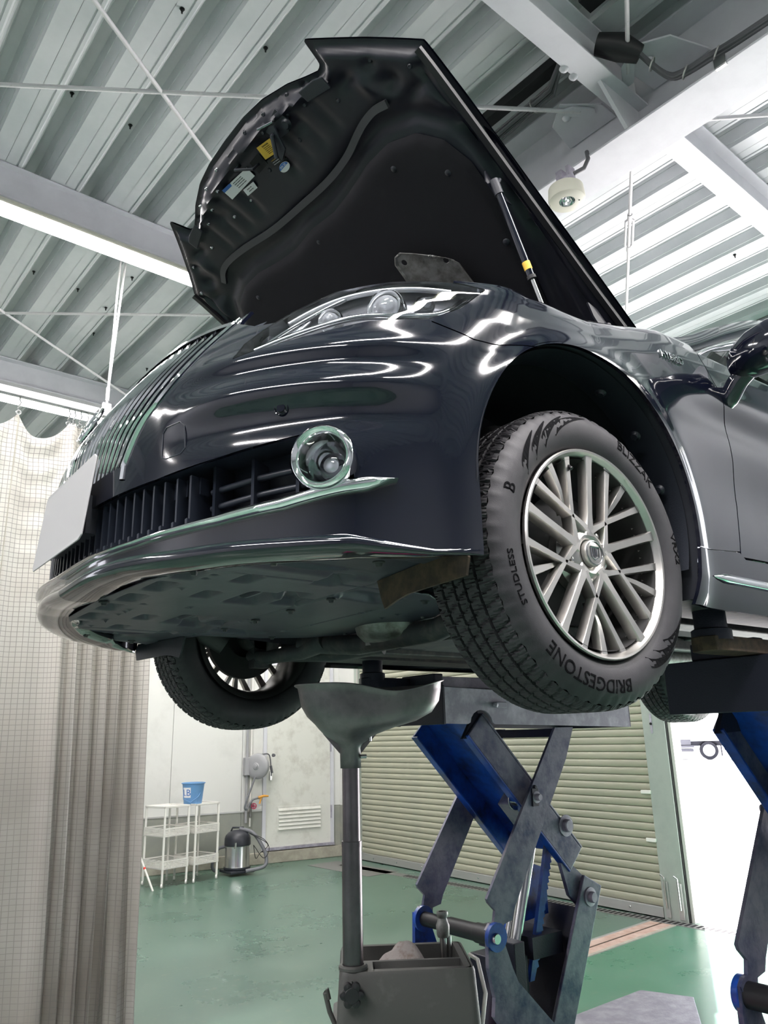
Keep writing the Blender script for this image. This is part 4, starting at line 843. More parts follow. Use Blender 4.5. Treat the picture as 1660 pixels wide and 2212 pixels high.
for sg in (1, -1):
    # A pillar, cant rail, window chrome, quarter glass, door glass
    ap = MB(); path = [(sg*.80,.50,2.70),(sg*.785,.66,2.765),(sg*.76,.92,2.895),(sg*.71,1.28,3.06),(sg*.64,1.66,3.19),(sg*.62,2.1,3.225),(sg*.62,2.6,3.20),(sg*.66,3.0,3.08),(sg*.72,3.35,2.90)]
    Pp = catm(path, 5); P = []
    for k in range(len(Pp)):
        p = Vector(Pp[k]); P.append([p+Vector(v) for v in ((sg*.022,0,-.03),(sg*.028,0,-.005),(sg*.012,-.004,.028),(-sg*.03,-.006,.035),(-sg*.055,0,.01),(-sg*.03,0,-.03))])
    ap.grid(P, closev=True); obj('roof_pillar', ap, 'paint', car, smooth=50)
    wc = MB(); wc.tube(catm([(sg*.848,.56,2.668),(sg*.838,.70,2.745),(sg*.800,.98,2.87),(sg*.74,1.34,3.02),(sg*.68,1.70,3.13),(sg*.66,2.1,3.165),(sg*.665,2.6,3.14),(sg*.72,2.95,2.98),(sg*.83,3.2,2.72)], 6), .007, 8); wc.tube(catm([(sg*.860,.55,2.662),(sg*.862,.9,2.676),(sg*.862,1.6,2.69),(sg*.85,2.4,2.705),(sg*.83,3.2,2.72)], 5), .008, 8); obj('window_chrome', wc, 'chrome', car, smooth=60)
    glassquad('side_window', [(sg*.846,.62,2.672),(sg*.850,1.56,2.69),(sg*.69,1.62,3.10),(sg*.735,1.34,3.00),(sg*.795,.98,2.855),(sg*.832,.72,2.745)])
    glassquad('rear_side_window', [(sg*.850,1.62,2.69),(sg*.83,3.12,2.715),(sg*.735,2.92,2.96),(sg*.675,2.58,3.12),(sg*.67,2.1,3.15),(sg*.69,1.66,3.10)])
    dv = MB(); dv.box((sg*.84-.01, .86, 2.67), (sg*.84+.008, .875, 2.80)); obj('quarter_window_divider', dv, 'trimblack', car)
    bp_ = MB(); bp_.add([(sg*.855,1.56,2.69),(sg*.855,1.64,2.69),(sg*.688,1.68,3.11),(sg*.692,1.60,3.10)], [(0,1,2,3)]); obj('door_pillar_trim', bp_, 'trimblack', car, solid=.006)
    # door mirror: housing, stalk, sail
    mh = MB(); P = []
    cen = Vector((sg*1.045, .635, 2.635))
    prof = [(-.125,.15),(-.115,.55),(-.085,.82),(-.04,.97),(.02,1.0),(.075,.95),(.105,.75),(.118,.35)]
    for t, k in prof:
        ring = []
        for a in np.linspace(0, 2*pi, 28, endpoint=False):
            u = math.copysign(abs(math.cos(a))**.75, math.cos(a)); v = math.copysign(abs(math.sin(a))**.75, math.sin(a))
            ring.append(cen+Vector((sg*t, (-.075*k*max(v, -.05)*0)+(u*.062*k)-.03*(1-abs(t)/.13), v*.062*k+t*.10)))
        P.append(ring)
    mh.grid(P, closev=True); mh.f.append(tuple(range(28))); mh.f.append(tuple(28*7+k for k in range(28))[::-1]); obj('mirror_housing', mh, 'paint', car, smooth=60)
    st = MB(); st.tube(catm([(sg*.855,.65,2.545),(sg*.895,.635,2.535),(sg*.935,.63,2.575),(sg*.965,.635,2.60)], 5), [.028]*16, 14); obj('mirror_stalk', st, 'paint', car, smooth=60)
    mg = MB(); mg.box((sg*.94 if sg > 0 else -1.15, .636+.06, 2.625), (1.15 if sg > 0 else sg*.94, .640+.06, 2.725)); obj('mirror_glass', mg, 'dchrome', car)
# HYBRID badge
bt = textmesh('HYBRID', .034, .003); bt.move(lambda x, y, z: (0, x, y, z)[1:] if 0 else (x, y, z))
Pb = []
for (x, y, z) in bt.v:
    yy = .37+x; zz = 2.583+y; a, b = surf(sY(yy), zz); Pb.append((float(a)+.002+z, float(b), zz))
bt.v = Pb; obj('hybrid_badge', bt, 'chrome', car)
# ================================================================= WHEELS (parts of the car)
def tyre_mesh():
    mb = MB(); NC = 900; R = .334
    tr = [(-.088,.324),(-.080,.330),(-.068,.3332),(-.0565,.3338),(-.0545,.3338),(-.0535,.327),(-.0475,.327),(-.0465,.334),(-.036,.334),(-.026,.3342),(-.0185,.3342),(-.0175,.327),(-.0125,.327),(-.0115,.3342),(-.004,.3342),(.004,.3342),(.0115,.3342),(.0125,.327),(.0175,.327),(.0185,.3342),(.026,.3342),(.036,.334),(.0465,.334),(.0475,.327),(.0535,.327),(.0545,.3338),(.0565,.3338),(.068,.3332),(.080,.330),(.088,.324)]
    P = []
    for k in range(NC):
        a = 2*pi*k/NC; row = []
        for x, r in tr:
            # lateral zig-zag sipes and shoulder slots
            ph = (k/NC*78 + abs(x)*16*(1 if abs(x) > .02 else -1)) % 1; cutd = 0
            if abs(x) > .052 and ph < .20: cutd = .0065
            elif abs(x) <= .052 and ((k/NC*78 + x*22) % 1) < .13: cutd = .005
            elif ((k/NC*78*3 + abs(x)*9) % 1) < .16: cutd = .0016
            row.append((x, (r-cutd)*math.cos(a), (r-cutd)*math.sin(a)))
        P.append(row)
    mb.grid(P, closeu=True)
    side = [(.088,.324),(.094,.318),(.099,.312),(.1065,.300),(.1095,.288),(.1100,.272),(.1070,.256),(.1010,.243),(.0965,.238),(.0935,.2355),(.088,.230),(.080,.224)]
    for sg in (1, -1):
        P = []
        for k in range(180):
            a = 2*pi*k/180; P.append([(sg*x, (r+(.0 if i > 2 else -.004*(k % 3 == 0)))*math.cos(a), (r+(0 if i > 2 else -.004*(k % 3 == 0)))*math.sin(a)) for i, (x, r) in enumerate(side)])
        mb.grid(P, closeu=True)
    return mb
def spoke(mb, path, w, top, depth=.016):
    """path of (r-plane) 2-D points, widths, height per point"""
    n = len(path); P = []
    for i in range(n):
        p = Vector(path[i]); t = (Vector(path[min(i+1, n-1)])-Vector(path[max(i-1, 0)])).normalized(); q = Vector((-t.y, t.x)); ww = w[i]
        ring = []
        for a, h in [(-.5,0),(-.42,.0028),(.42,.0028),(.5,0),(.58,-depth),(-.58,-depth)]:
            u = p+q*ww*a; ring.append((top[i]+h, u.x, u.y))
        P.append(ring)
    mb.grid(P, closev=True); o = len(mb.v)-6*n; mb.f.append(tuple(o+k for k in range(6))); mb.f.append(tuple(o+6*(n-1)+k for k in range(6))[::-1])
def rim_mesh():
    mb = MB()
    mb.lathe([(.2235,.102),(.2255,.1060),(.2300,.1070),(.2325,.1035),(.2325,.097),(.226,.094),(.220,.085)], 96, axis=(1,0,0))   # outer flange
    mb.lathe([(.2250,.104),(.2200,.096),(.2110,.080),(.208,.060)], 96, axis=(1,0,0))
    mb.lathe([(.0,.072),(.03,.074),(.036,.080),(.044,.082),(.052,.078),(.064,.066),(.078,.050),(.080,.03)], 60, axis=(1,0,0))
    A0 = math.radians(53)
    def pt(r, a): return (r*math.cos(a), r*math.sin(a))
    for k in range(5):
        f = A0+2*pi*k/5; m = f+pi/5
        sgm = lambda r: .081+(r-.04)*.085
        rr = [.040,.062,.09,.13,.17,.2,.2235]
        spoke(mb, [pt(r, m) for r in rr], [.032,.023,.018,.0175,.018,.020,.025], [sgm(r) for r in rr], .022)
        for s in (1, -1):
            # chevron arms: from the V foot out to the rim, parallel-ish to the main spoke, and the short leg from hub to the V foot
            a_end = f+s*math.radians(17.5)
            foot = Vector(pt(.098, f)); end = Vector(pt(.2235, a_end)); pa = [foot+(end-foot)*t for t in (0,.12,.35,.6,.85,1)]
            spoke(mb, [tuple(p) for p in pa], [.012,.0125,.0135,.0145,.017,.021], [.083+.008*t for t in (0,.12,.35,.6,.85,1)], .020)
            leg = Vector(pt(.052, f+s*math.radians(34))); pl = [leg+(foot-leg)*t for t in (0,.4,.8,1.05)]
            spoke(mb, [tuple(p) for p in pl], [.020,.014,.012,.012], [.082,.083,.083,.083], .024)
        rr = [.105,.125,.155,.18,.2,.2235]
        spoke(mb, [pt(r, f) for r in rr], [.007,.010,.013,.016,.018,.021], [.066,.074,.083,.087,.089,.091], .018)
    return mb
def barrel_mesh():
    mb = MB(); mb.lathe([(.2125,.094),(.208,.06),(.200,.02),(.198,-.06),(.206,-.09),(.218,-.100),(.229,-.1045),(.230,-.099),(.222,-.092)], 72, axis=(1,0,0)); return mb
def back_mesh():
    mb = MB(); mb.lathe([(.150,.012),(.150,.018),(.062,.030),(.062,.046),(.0,.046)], 60, axis=(1,0,0)); mb.lathe([(.150,.012),(.150,-.004),(.07,-.004)], 60, axis=(1,0,0)); return mb
def finish(name, mb, m, parent, smooth=35):
    return obj(name, mb, m, parent, smooth=smooth, recalc=True, loc=(0, 0, 0))
def arc_text(txt, size, rad, ang, ext=.0012, xs=.1098, sx=1.0):
    t = textmesh(txt, size, ext); P = []
    for (x, y, z) in t.v:
        a = math.radians(ang)-(x*sx)/rad; r = rad+y; xo = np.interp(r, [.243,.256,.272,.288,.300,.312], [.1012,.1072,.1102,.1097,.1067,.0992]); P.append((xo+z, r*math.cos(a), r*math.sin(a)))
    t.v = P; return t
def wheel(name, loc, rz, full=True):
    w = bpy.data.objects.new(name, None); COL.objects.link(w); w.parent = car; w.location = Vector(loc)-car.location; w.rotation_euler = (0, 0, rz); w.empty_display_size = .1
    return w
def place(o, w): o.parent = w; return o
w0 = wheel('front_wheel', (.780, 0, ZC), 0)
WP = {}
WP['tyre'] = place(finish('tyre', tyre_mesh(), 'tyre', None, 30), w0)
WP['rim'] = place(finish('rim', rim_mesh(), 'alloy', None, 32), w0)
WP['barrel'] = place(finish('rim_barrel', barrel_mesh(), 'alloydark', None, 40), w0)
WP['disc'] = place(finish('brake_disc', back_mesh(), 'alloydark', None, 40), w0)
cc = MB(); cc.lathe([(.0,.0905),(.026,.0905),(.0285,.0895),(.030,.086),(.030,.078)], 48, axis=(1,0,0)); WP['cap'] = place(finish('center_cap', cc, 'alloy', None), w0)
cr = MB()
for pts in ([(-.014,.013),(-.012,-.009),(0,-.016),(.012,-.009),(.014,.013),(-.014,.013)], [(-.006,.011),(-.005,-.008)], [(.006,.011),(.005,-.008)], [(0,.011),(0,-.012)]): cr.tube([(.0915, u, v) for u, v in pts], .0015, 6)
cr.tube([(.0912, .026*math.cos(a), .026*math.sin(a)) for a in np.linspace(0, 2*pi, 41)], .001, 6, cap=False); WP['emb'] = place(finish('crown_emblem', cr, 'dchrome', None), w0)
lugs = []
for k in range(5):
    a = math.radians(53+72*k); lg = MB(); c = (.050, .057*math.cos(a), .057*math.sin(a)); lg.lathe([(0,.026),(.006,.025),(.0095,.020),(.0105,.010),(.0105,0)], 6, c, (1,0,0)); lg.lathe([(.0165,.012),(.0165,0),(.0125,-.001)], 20, c, (1,0,0)); lugs.append(place(finish('lug_nut', lg, 'steel', None, 40), w0))
va = MB(); a = math.radians(108); va.tube([(.082, .205*math.cos(a), .205*math.sin(a)), (.098, .190*math.cos(a), .190*math.sin(a))], .0045, 10); WP['valve'] = place(finish('valve_stem', va, 'black', None), w0)
for nm, t in (('tyre_lettering', arc_text('BRIDGESTONE', .040, .272, -106, sx=.98)), ('tyre_lettering', arc_text('BLIZZAK', .034, .276, 55, sx=1.05)), ('tyre_lettering', arc_text('STUDLESS', .020, .280, 197, sx=1.25)), ('tyre_lettering', arc_text('VRX2', .028, .278, 8, sx=1.1)), ('tyre_lettering', arc_text('B', .038, .276, 160))):
    place(finish(nm, t, 'tyreletter', None, 0), w0)
for a0, a1, r0, r1 in [(147,128,.262,.304),(136,118,.262,.307),(126,106,.268,.309),(116,90,.280,.310),(-62,-40,.262,.305),(-54,-30,.265,.307),(-44,-20,.272,.308)]:
    fm = MB(); P = []
    for t in np.linspace(0, 1, 9):
        a = math.radians(a0+(a1-a0)*t); w_ = .012*(1-t)+.001; r = r0+(r1-r0)*t**.7; row = []
        for d in (-w_, w_):
            rr = min(r+d, .311); xo = float(np.interp(rr, [.243,.256,.272,.288,.300,.312], [.1012,.1072,.1102,.1097,.1067,.0992])); row.append((xo+.0008, rr*math.cos(a), rr*math.sin(a)))
        P.append(row)
    fm.grid(P); place(finish('tyre_graphic', fm, 'tyreletter', None, 0), w0)
def wheelcopy(name, loc, rz):
    w = wheel(name, loc, rz)
    for ch in list(w0.children):
        c = ch.copy(); COL.objects.link(c); c.parent = w
    return w
wheelcopy('front_wheel', (-.780, 0, ZC), pi); wheelcopy('rear_wheel', (-.785, 2.85, ZC), pi); wheelcopy('rear_wheel', (.785, 2.85, ZC), 0)

# ================================================================= HOOD (part of the car, built on its open plane)
HG = Vector((0, .67, 2.72)); HA = Vector((0, -1, .673)).normalized(); HN = Vector((0, .673, 1)).normalized()
def hp(x, q, n=0.0): v = HG+HA*q+HN*n; return (x, v.y, v.z)
HO = [(0,1.408),(.12,1.405),(.22,1.393),(.32,1.365),(.385,1.337),(.425,1.322),(.445,1.330),(.468,1.398),(.478,1.392),(.60,1.285),(.725,1.170),(.722,1.00),(.712,.70),(.705,.40),(.700,.165),(.66,.06),(0,.03)]
HOF = HO+[(-x, q) for x, q in HO[::-1] if x > 0]
def crown(x, q):  # outer skin crown: the sides and the nose curve down towards the plane
    return .030*np.sqrt(np.clip(1-(np.abs(x)/.80)**3, 0, 1))*1+.014*np.sin(np.clip(q/1.4, 0, 1)*pi)-.05*np.clip((q-1.1)/.3, 0, 1)**2
xs = np.linspace(-.74, .74, 150); qs = np.linspace(.02, 1.42, 141)
V = []; 
for x in xs:
    for q in qs: V.append((x, q, 0, 0))
V = np.array(V); Fc = [(i*141+j, i*141+j+1, (i+1)*141+j+1, (i+1)*141+j) for i in range(149) for j in range(140)]
V2, F2 = clip(V, Fc, -polydist(V[:, 0], V[:, 1], HOF))
n_ = crown(V2[:, 0], V2[:, 1]); m_ = MB(); m_.add([hp(x, q, h) for (x, q, _, _), h in zip(V2, n_)], F2)
hood = obj('hood', m_, 'paint', car, smooth=40, solid=-.0 or 0)
# inner frame: stamped panel just under the skin, with a wide side channel, ribs and pockets
PAD = [(0,1.030),(.12,1.020),(.22,1.030),(.34,1.052),(.45,1.052),(.545,1.018),(.600,.955),(.625,.86),(.617,.75),(.590,.614),(.545,.45),(.50,.28),(.3,.20),(0,.18)]
PADF = PAD+[(-x, q) for x, q in PAD[::-1] if x > 0]
def innerh(x, q):
    e = polydist(x, q, HOF); ax = np.abs(x)
    h = crown(x, q)-.006-.028*np.clip((-e-.018)/.02, 0, 1)           # hem, then the raised frame
    h = h+.016*np.exp(-((ax-(.672-.06*np.clip((1.1-q)/1.1, 0, 1)))/.014)**2)*np.clip((1.16-q)/.05, 0, 1)    # channel along the side
    front = np.clip((q-1.16)/.03, 0, 1)
    h = h+front*.006*(np.sin(x*40)**4)*(ax > .09)*np.clip((1.34-q)/.01, 0, 1)*(ax < .40)
    h = h-.018*np.exp(-((q-1.345+.33*(x*x))/.010)**2)*(ax < .44)
    dpad = polydist(x, q, PADF); h = h+.020*np.exp(-((dpad-.05)/.035)**2)
    h = h-.004*np.exp(-((dpad-.022)/.008)**2)
    for (cx, cy, rx, ry, dd) in [(.585,1.16,.03,.03,.020),(.52,1.20,.02,.04,-.015),(.62,1.10,.045,.02,.016),(.66,1.02,.012,.06,-.012),(.48,1.25,.035,.02,.016),(.57,1.23,.016,.016,.014),(.68,1.13,.014,.014,.014),(.25,1.27,.035,.02,.010),(.12,1.24,.02,.05,.008)]:
        h = h+dd*np.exp(-(((ax-cx)/rx)**2+((q-cy)/ry)**2)*1.2)
    return h
V3, F3 = clip(V, Fc, -polydist(V[:, 0], V[:, 1], HOF)-.002)
h3 = innerh(V3[:, 0], V3[:, 1]); m_ = MB(); m_.add([hp(x, q, h) for (x, q, _, _), h in zip(V3, h3)], [f[::-1] for f in F3])
hin = obj('hood_inner_frame', m_, 'hoodin', car, smooth=50, recalc=False)
# insulator pad, soft edge, fastened with round clips
V4, F4 = clip(V, Fc, -polydist(V[:, 0], V[:, 1], PADF))
dd = -polydist(V4[:, 0], V4[:, 1], PADF); h4 = crown(V4[:, 0], V4[:, 1])-.036-.020*(1-np.exp(-dd/.010))-.008*np.exp(-((V4[:, 0])/.3)**2-((V4[:, 1]-.7)/.25)**2)
m_ = MB(); m_.add([hp(x, q, h) for (x, q, _, _), h in zip(V4, h4)], [f[::-1] for f in F4]); pad = obj('hood_insulator', m_, 'felt', car, smooth=60, recalc=False)
for x, q in [(.42,.99),(-.42,.99),(.555,.88),(-.555,.88),(0,.985),(.56,.62),(-.56,.62),(.30,.62),(-.3,.62),(.46,.36),(-.46,.36),(0,.62)]:
    cl = MB(); cl.lathe([(0,.007),(.008,.006),(.012,.002),(.013,-.002)], 18, hp(x, q, float(crown(x, q))-.052), -HN); obj('insulator_clip', cl, 'trimblack', pad, smooth=50)
def ribbon(pts, w, h0, th, nm, m, parent=None):
    C_ = catm([(x, q) for x, q in pts], 6); P = []
    for i in range(len(C_)):
        t = C_[min(i+1, len(C_)-1)]-C_[max(i-1, 0)]; t /= np.linalg.norm(t); nn = np.array([-t[1], t[0]])
        a = C_[i]+nn*w/2; b = C_[i]-nn*w/2; hh = float(crown(*C_[i]))+h0
        P.append([hp(a[0], a[1], hh), hp(a[0], a[1], hh-th), hp(b[0], b[1], hh-th), hp(b[0], b[1], hh)])
    r_ = MB(); r_.grid(P, closev=True); r_.f.append((0,1,2,3)); return obj(nm, r_, m, parent or car, smooth=30)
ribbon([(.537,1.128),(.49,1.140),(.44,1.138),(.391,1.128),(.305,1.107),(.192,1.099),(.04,1.106),(-.127,1.118),(-.293,1.145),(-.40,1.155),(-.465,1.146),(-.51,1.115)], .022, -.036, .012, 'hood_seal', 'rubber')
# side rails of the inner frame and the hinge arms
for sg in (1, -1):
    ribbon([(sg*.708,1.165),(sg*.702,1.0),(sg*.690,.7),(sg*.682,.42),(sg*.680,.19)], .018, -.020, .014, 'hood_side_seal', 'black')
    hgm = MB(); hgm.prism([(.02,-.06),(.30,-.03),(.34,-.045),(.30,-.065),(.06,-.11),(-.03,-.13)], (0, .006), lambda u, v, h: hp(sg*(.66+h), u, v)); hgm.lathe([(0,.01),(.012,.01),(.016,0)], 14, hp(sg*.667, .24, -.05), (sg, 0, 0)); hgm.lathe([(0,.01),(.012,.01),(.016,0)], 14, hp(sg*.667, .10, -.07), (sg, 0, 0)); obj('hood_hinge', hgm, 'hoodin', car, smooth=30)
    # nose corner bracket beside the notch
    nb = MB(); nb.prism([(.36,1.322),(.425,1.312),(.452,1.30),(.45,1.262),(.36,1.285)], (-.045, -.052), lambda u, v, h: hp(sg*u, v, h+float(crown(u, v))*.6)); obj('hood_nose_bracket', nb, 'trimblack', car, bevel=.003)
    for x, q in [(.30,1.345),(.20,1.362),(.10,1.372),(.38,1.29),(.33,1.29),(.26,1.31),(.16,1.33),(.66,1.15),(.58,1.235),(.42,1.23),(.12,1.235),(.22,1.24),(.05,1.25)]:
        hb_ = MB(); hb_.lathe([(0,.003),(.0045,.004),(.007,.002),(.008,-.001)], 12, hp(sg*x, q, float(innerh(np.array([x]), np.array([q]))[0])), -HN); obj('hood_rivet', hb_, 'dchrome' if sg < 0 else 'trimblack', hin, smooth=50)
# striker plates, hook and safety catch
def onfr(x, q, d=0.0): return hp(x, q, float(innerh(np.array([abs(x)]), np.array([q]))[0])-d)
lt = MB(); lt.prism([(.165,1.33),(.25,1.345),(.262,1.30),(.235,1.275),(.18,1.285)], (-.044, -.052), lambda u, v, h: hp(u, v, h+.012)); lt.prism([(.17,1.285),(.205,1.325),(.225,1.315),(.20,1.25),(.16,1.235)], (-.070, -.076), lambda u, v, h: hp(u, v, h+.012)); lt.tube([hp(.20,1.31,-.03), hp(.20,1.30,-.07), hp(.17,1.25,-.085)], .007, 8); lt.lathe([(0,.012),(.012,.012),(.018,.002)], 16, hp(.245, 1.295, -.035), -HN); obj('hood_latch', lt, 'trimblack', car, smooth=30)
for x0 in (.20, .015):
    hl = MB(); hl.tube([hp(x0-.03,1.345 if x0 > .1 else 1.325,-.02), hp(x0-.03,1.345 if x0 > .1 else 1.325,-.062), hp(x0+.03,1.325 if x0 > .1 else 1.285,-.062), hp(x0+.03,1.325 if x0 > .1 else 1.285,-.02)], .0045, 8); obj('striker_loop', hl, 'dchrome' if x0 > .1 else 'trimblack', car, smooth=40)
hk = MB(); hk.box((-.028,-.022,-.002), (.028,.022,.0), Matrix.Translation(onfr(.045, 1.288, .003)) @ HN.to_track_quat('Z', 'Y').to_matrix().to_4x4()); obj('striker_hole', hk, 'dark', car)
# stickers
def sticker(nm, corners, m, d=.0035):
    s_ = MB(); s_.prism(corners, (-.036-d, -.036-d-.0012), lambda u, v, h: hp(u, v, h+float(crown(u, v)))); return obj(nm, s_, m, car)
def stext(txt, c, ang, size, m, par, d=.0056):
    t = textmesh(txt, size, .0002); P = []; ca, sa = math.cos(ang), math.sin(ang)
    for (x, y, z) in t.v: u = c[0]+x*ca-y*sa; v = c[1]+x*sa+y*ca; P.append(hp(u, v, -.036-d+float(crown(u, v))-z))
    t.v = P; return obj('sticker_print', t, m, par)
ya = sticker('warning_sticker', [(.091,1.319),(.154,1.307),(.138,1.264),(.077,1.278)], 'yellow')
for k in range(6): stext('DANGER' if k == 0 else 'nmunr mnunrnu', (.122-.0005*k, 1.303-k*.0052), -.19, .007 if k == 0 else .0042, 'ink', ya)
sb = sticker('caution_sticker', [(.074,1.273),(.138,1.262),(.129,1.236),(.066,1.246)], 'ink')
for k in range(3): stext('nmunr mnunrnu', (.103-.002*k, 1.258-k*.0065), -.17, .0045, 'paper' if k else 'yellow', sb)
oc = (.106, 1.222); so2 = sticker('oil_grade_sticker', [(oc[0]+.024*math.cos(a), oc[1]+.014*math.sin(a)) for a in np.linspace(0, 2*pi, 28, endpoint=False)], 'paper')
so3 = MB(); so3.prism([(oc[0]+.023*math.cos(a), oc[1]+.013*math.sin(a)) for a in np.linspace(0.05, pi-.05, 16)], (-.0412, -.0420), lambda u, v, h: hp(u, v, h+float(crown(u, v)))); obj('sticker_band', so3, 'bluepaint', so2)
stext('0W-20', (oc[0], oc[1]+.002), 0, .010, 'paper', so2, .0066)
wb = sticker('service_sticker', [(-.149,1.321),(.0,1.306),(-.006,1.272),(-.154,1.279)], 'paper')
bb2 = MB(); bb2.prism([(-.149,1.321),(-.10,1.316),(-.104,1.306),(-.150,1.310)], (-.0412, -.0420), lambda u, v, h: hp(u, v, h+float(crown(u, v)))); obj('sticker_band', bb2, 'bluepaint', wb)
for k in range(4): stext('nmunr mnunrnu rnumr', (-.068, 1.304-k*.0068), -.09, .0052, 'ink', wb)
ws_ = sticker('small_sticker', [(-.088,1.272),(-.030,1.265),(-.038,1.243),(-.095,1.249)], 'paper')
for k in range(2): stext('nmunr mn', (-.062, 1.260-k*.008), -.1, .006, 'ink', ws_)
# aluminium heat shield bracket hanging under the pad
hs = MB()
HSP = [(.205,.700),(.215,.775),(.235,.795),(.262,.797),(.300,.770),(.352,.728),(.395,.690),(.412,.660),(.405,.560),(.30,.55)]
hx = np.linspace(.19, .42, 60); hq = np.linspace(.54, .81, 60); Vh = np.array([(x, q, 0, 0) for x in hx for q in hq]); Fh = [(i*60+j, i*60+j+1, (i+1)*60+j+1, (i+1)*60+j) for i in range(59) for j in range(59)]
Vh, Fh = clip(Vh, Fh, -polydist(Vh[:, 0], Vh[:, 1], HSP))
for hc in ((.248,.762,.010),(.378,.690,.010)): Vh, Fh = clip(Vh, Fh, np.hypot(Vh[:, 0]-hc[0], Vh[:, 1]-hc[1])-hc[2])
wv = .0022*np.sin(Vh[:, 0]*620)*np.sin(Vh[:, 1]*620)*(np.hypot((Vh[:, 0]-.33), (Vh[:, 1]-.66)) < .075)-.004*(polydist(Vh[:, 0], Vh[:, 1], HSP) > -.006)
hs.add([hp(x, q, -.050+w) for (x, q, _, _), w in zip(Vh, wv)], Fh); obj('heat_shield', hs, 'alucast', car, smooth=40, solid=.0015)
# gas struts: body tube, rod, end fitting, label
for sg in (1, -1):
    T = Vector(hp(sg*.672, .775, -.055)); B = Vector((sg*.705, .115, 2.735)); d = (B-T)
    g1 = MB(); g1.tube([T, T+d*.72], .0105, 16); s1 = obj('gas_strut', g1, 'trimblack' if 0 else 'paint', car, smooth=50)
    g2 = MB(); g2.tube([T+d*.72, T+d*1.05], .0055, 12); obj('strut_rod', g2, 'steel', s1, smooth=50)
    g3 = MB(); g3.tube([T-d.normalized()*.015, T+d.normalized()*.03], .013, 14); g3.tube([T, T+HN*.03], .007, 10); obj('strut_end_fitting', g3, 'trimblack', s1, smooth=50)
    g4 = MB(); g4.tube([T+d*.615, T+d*.675], .0112, 16, cap=False); obj('strut_label', g4, 'yellow', s1, smooth=50)
    g5 = MB(); g5.prism([(.70,-.03),(.82,-.03),(.80,-.06),(.76,-.062)], (0, .004), lambda u, v, h: hp(sg*(.655+h), u, v)); obj('strut_bracket', g5, 'hoodin', car)
    g6 = MB(); g6.tube([T+d*.72-d.normalized()*.0, T+d*.745], .0125, 14); obj('strut_collar', g6, 'black', s1, smooth=50)
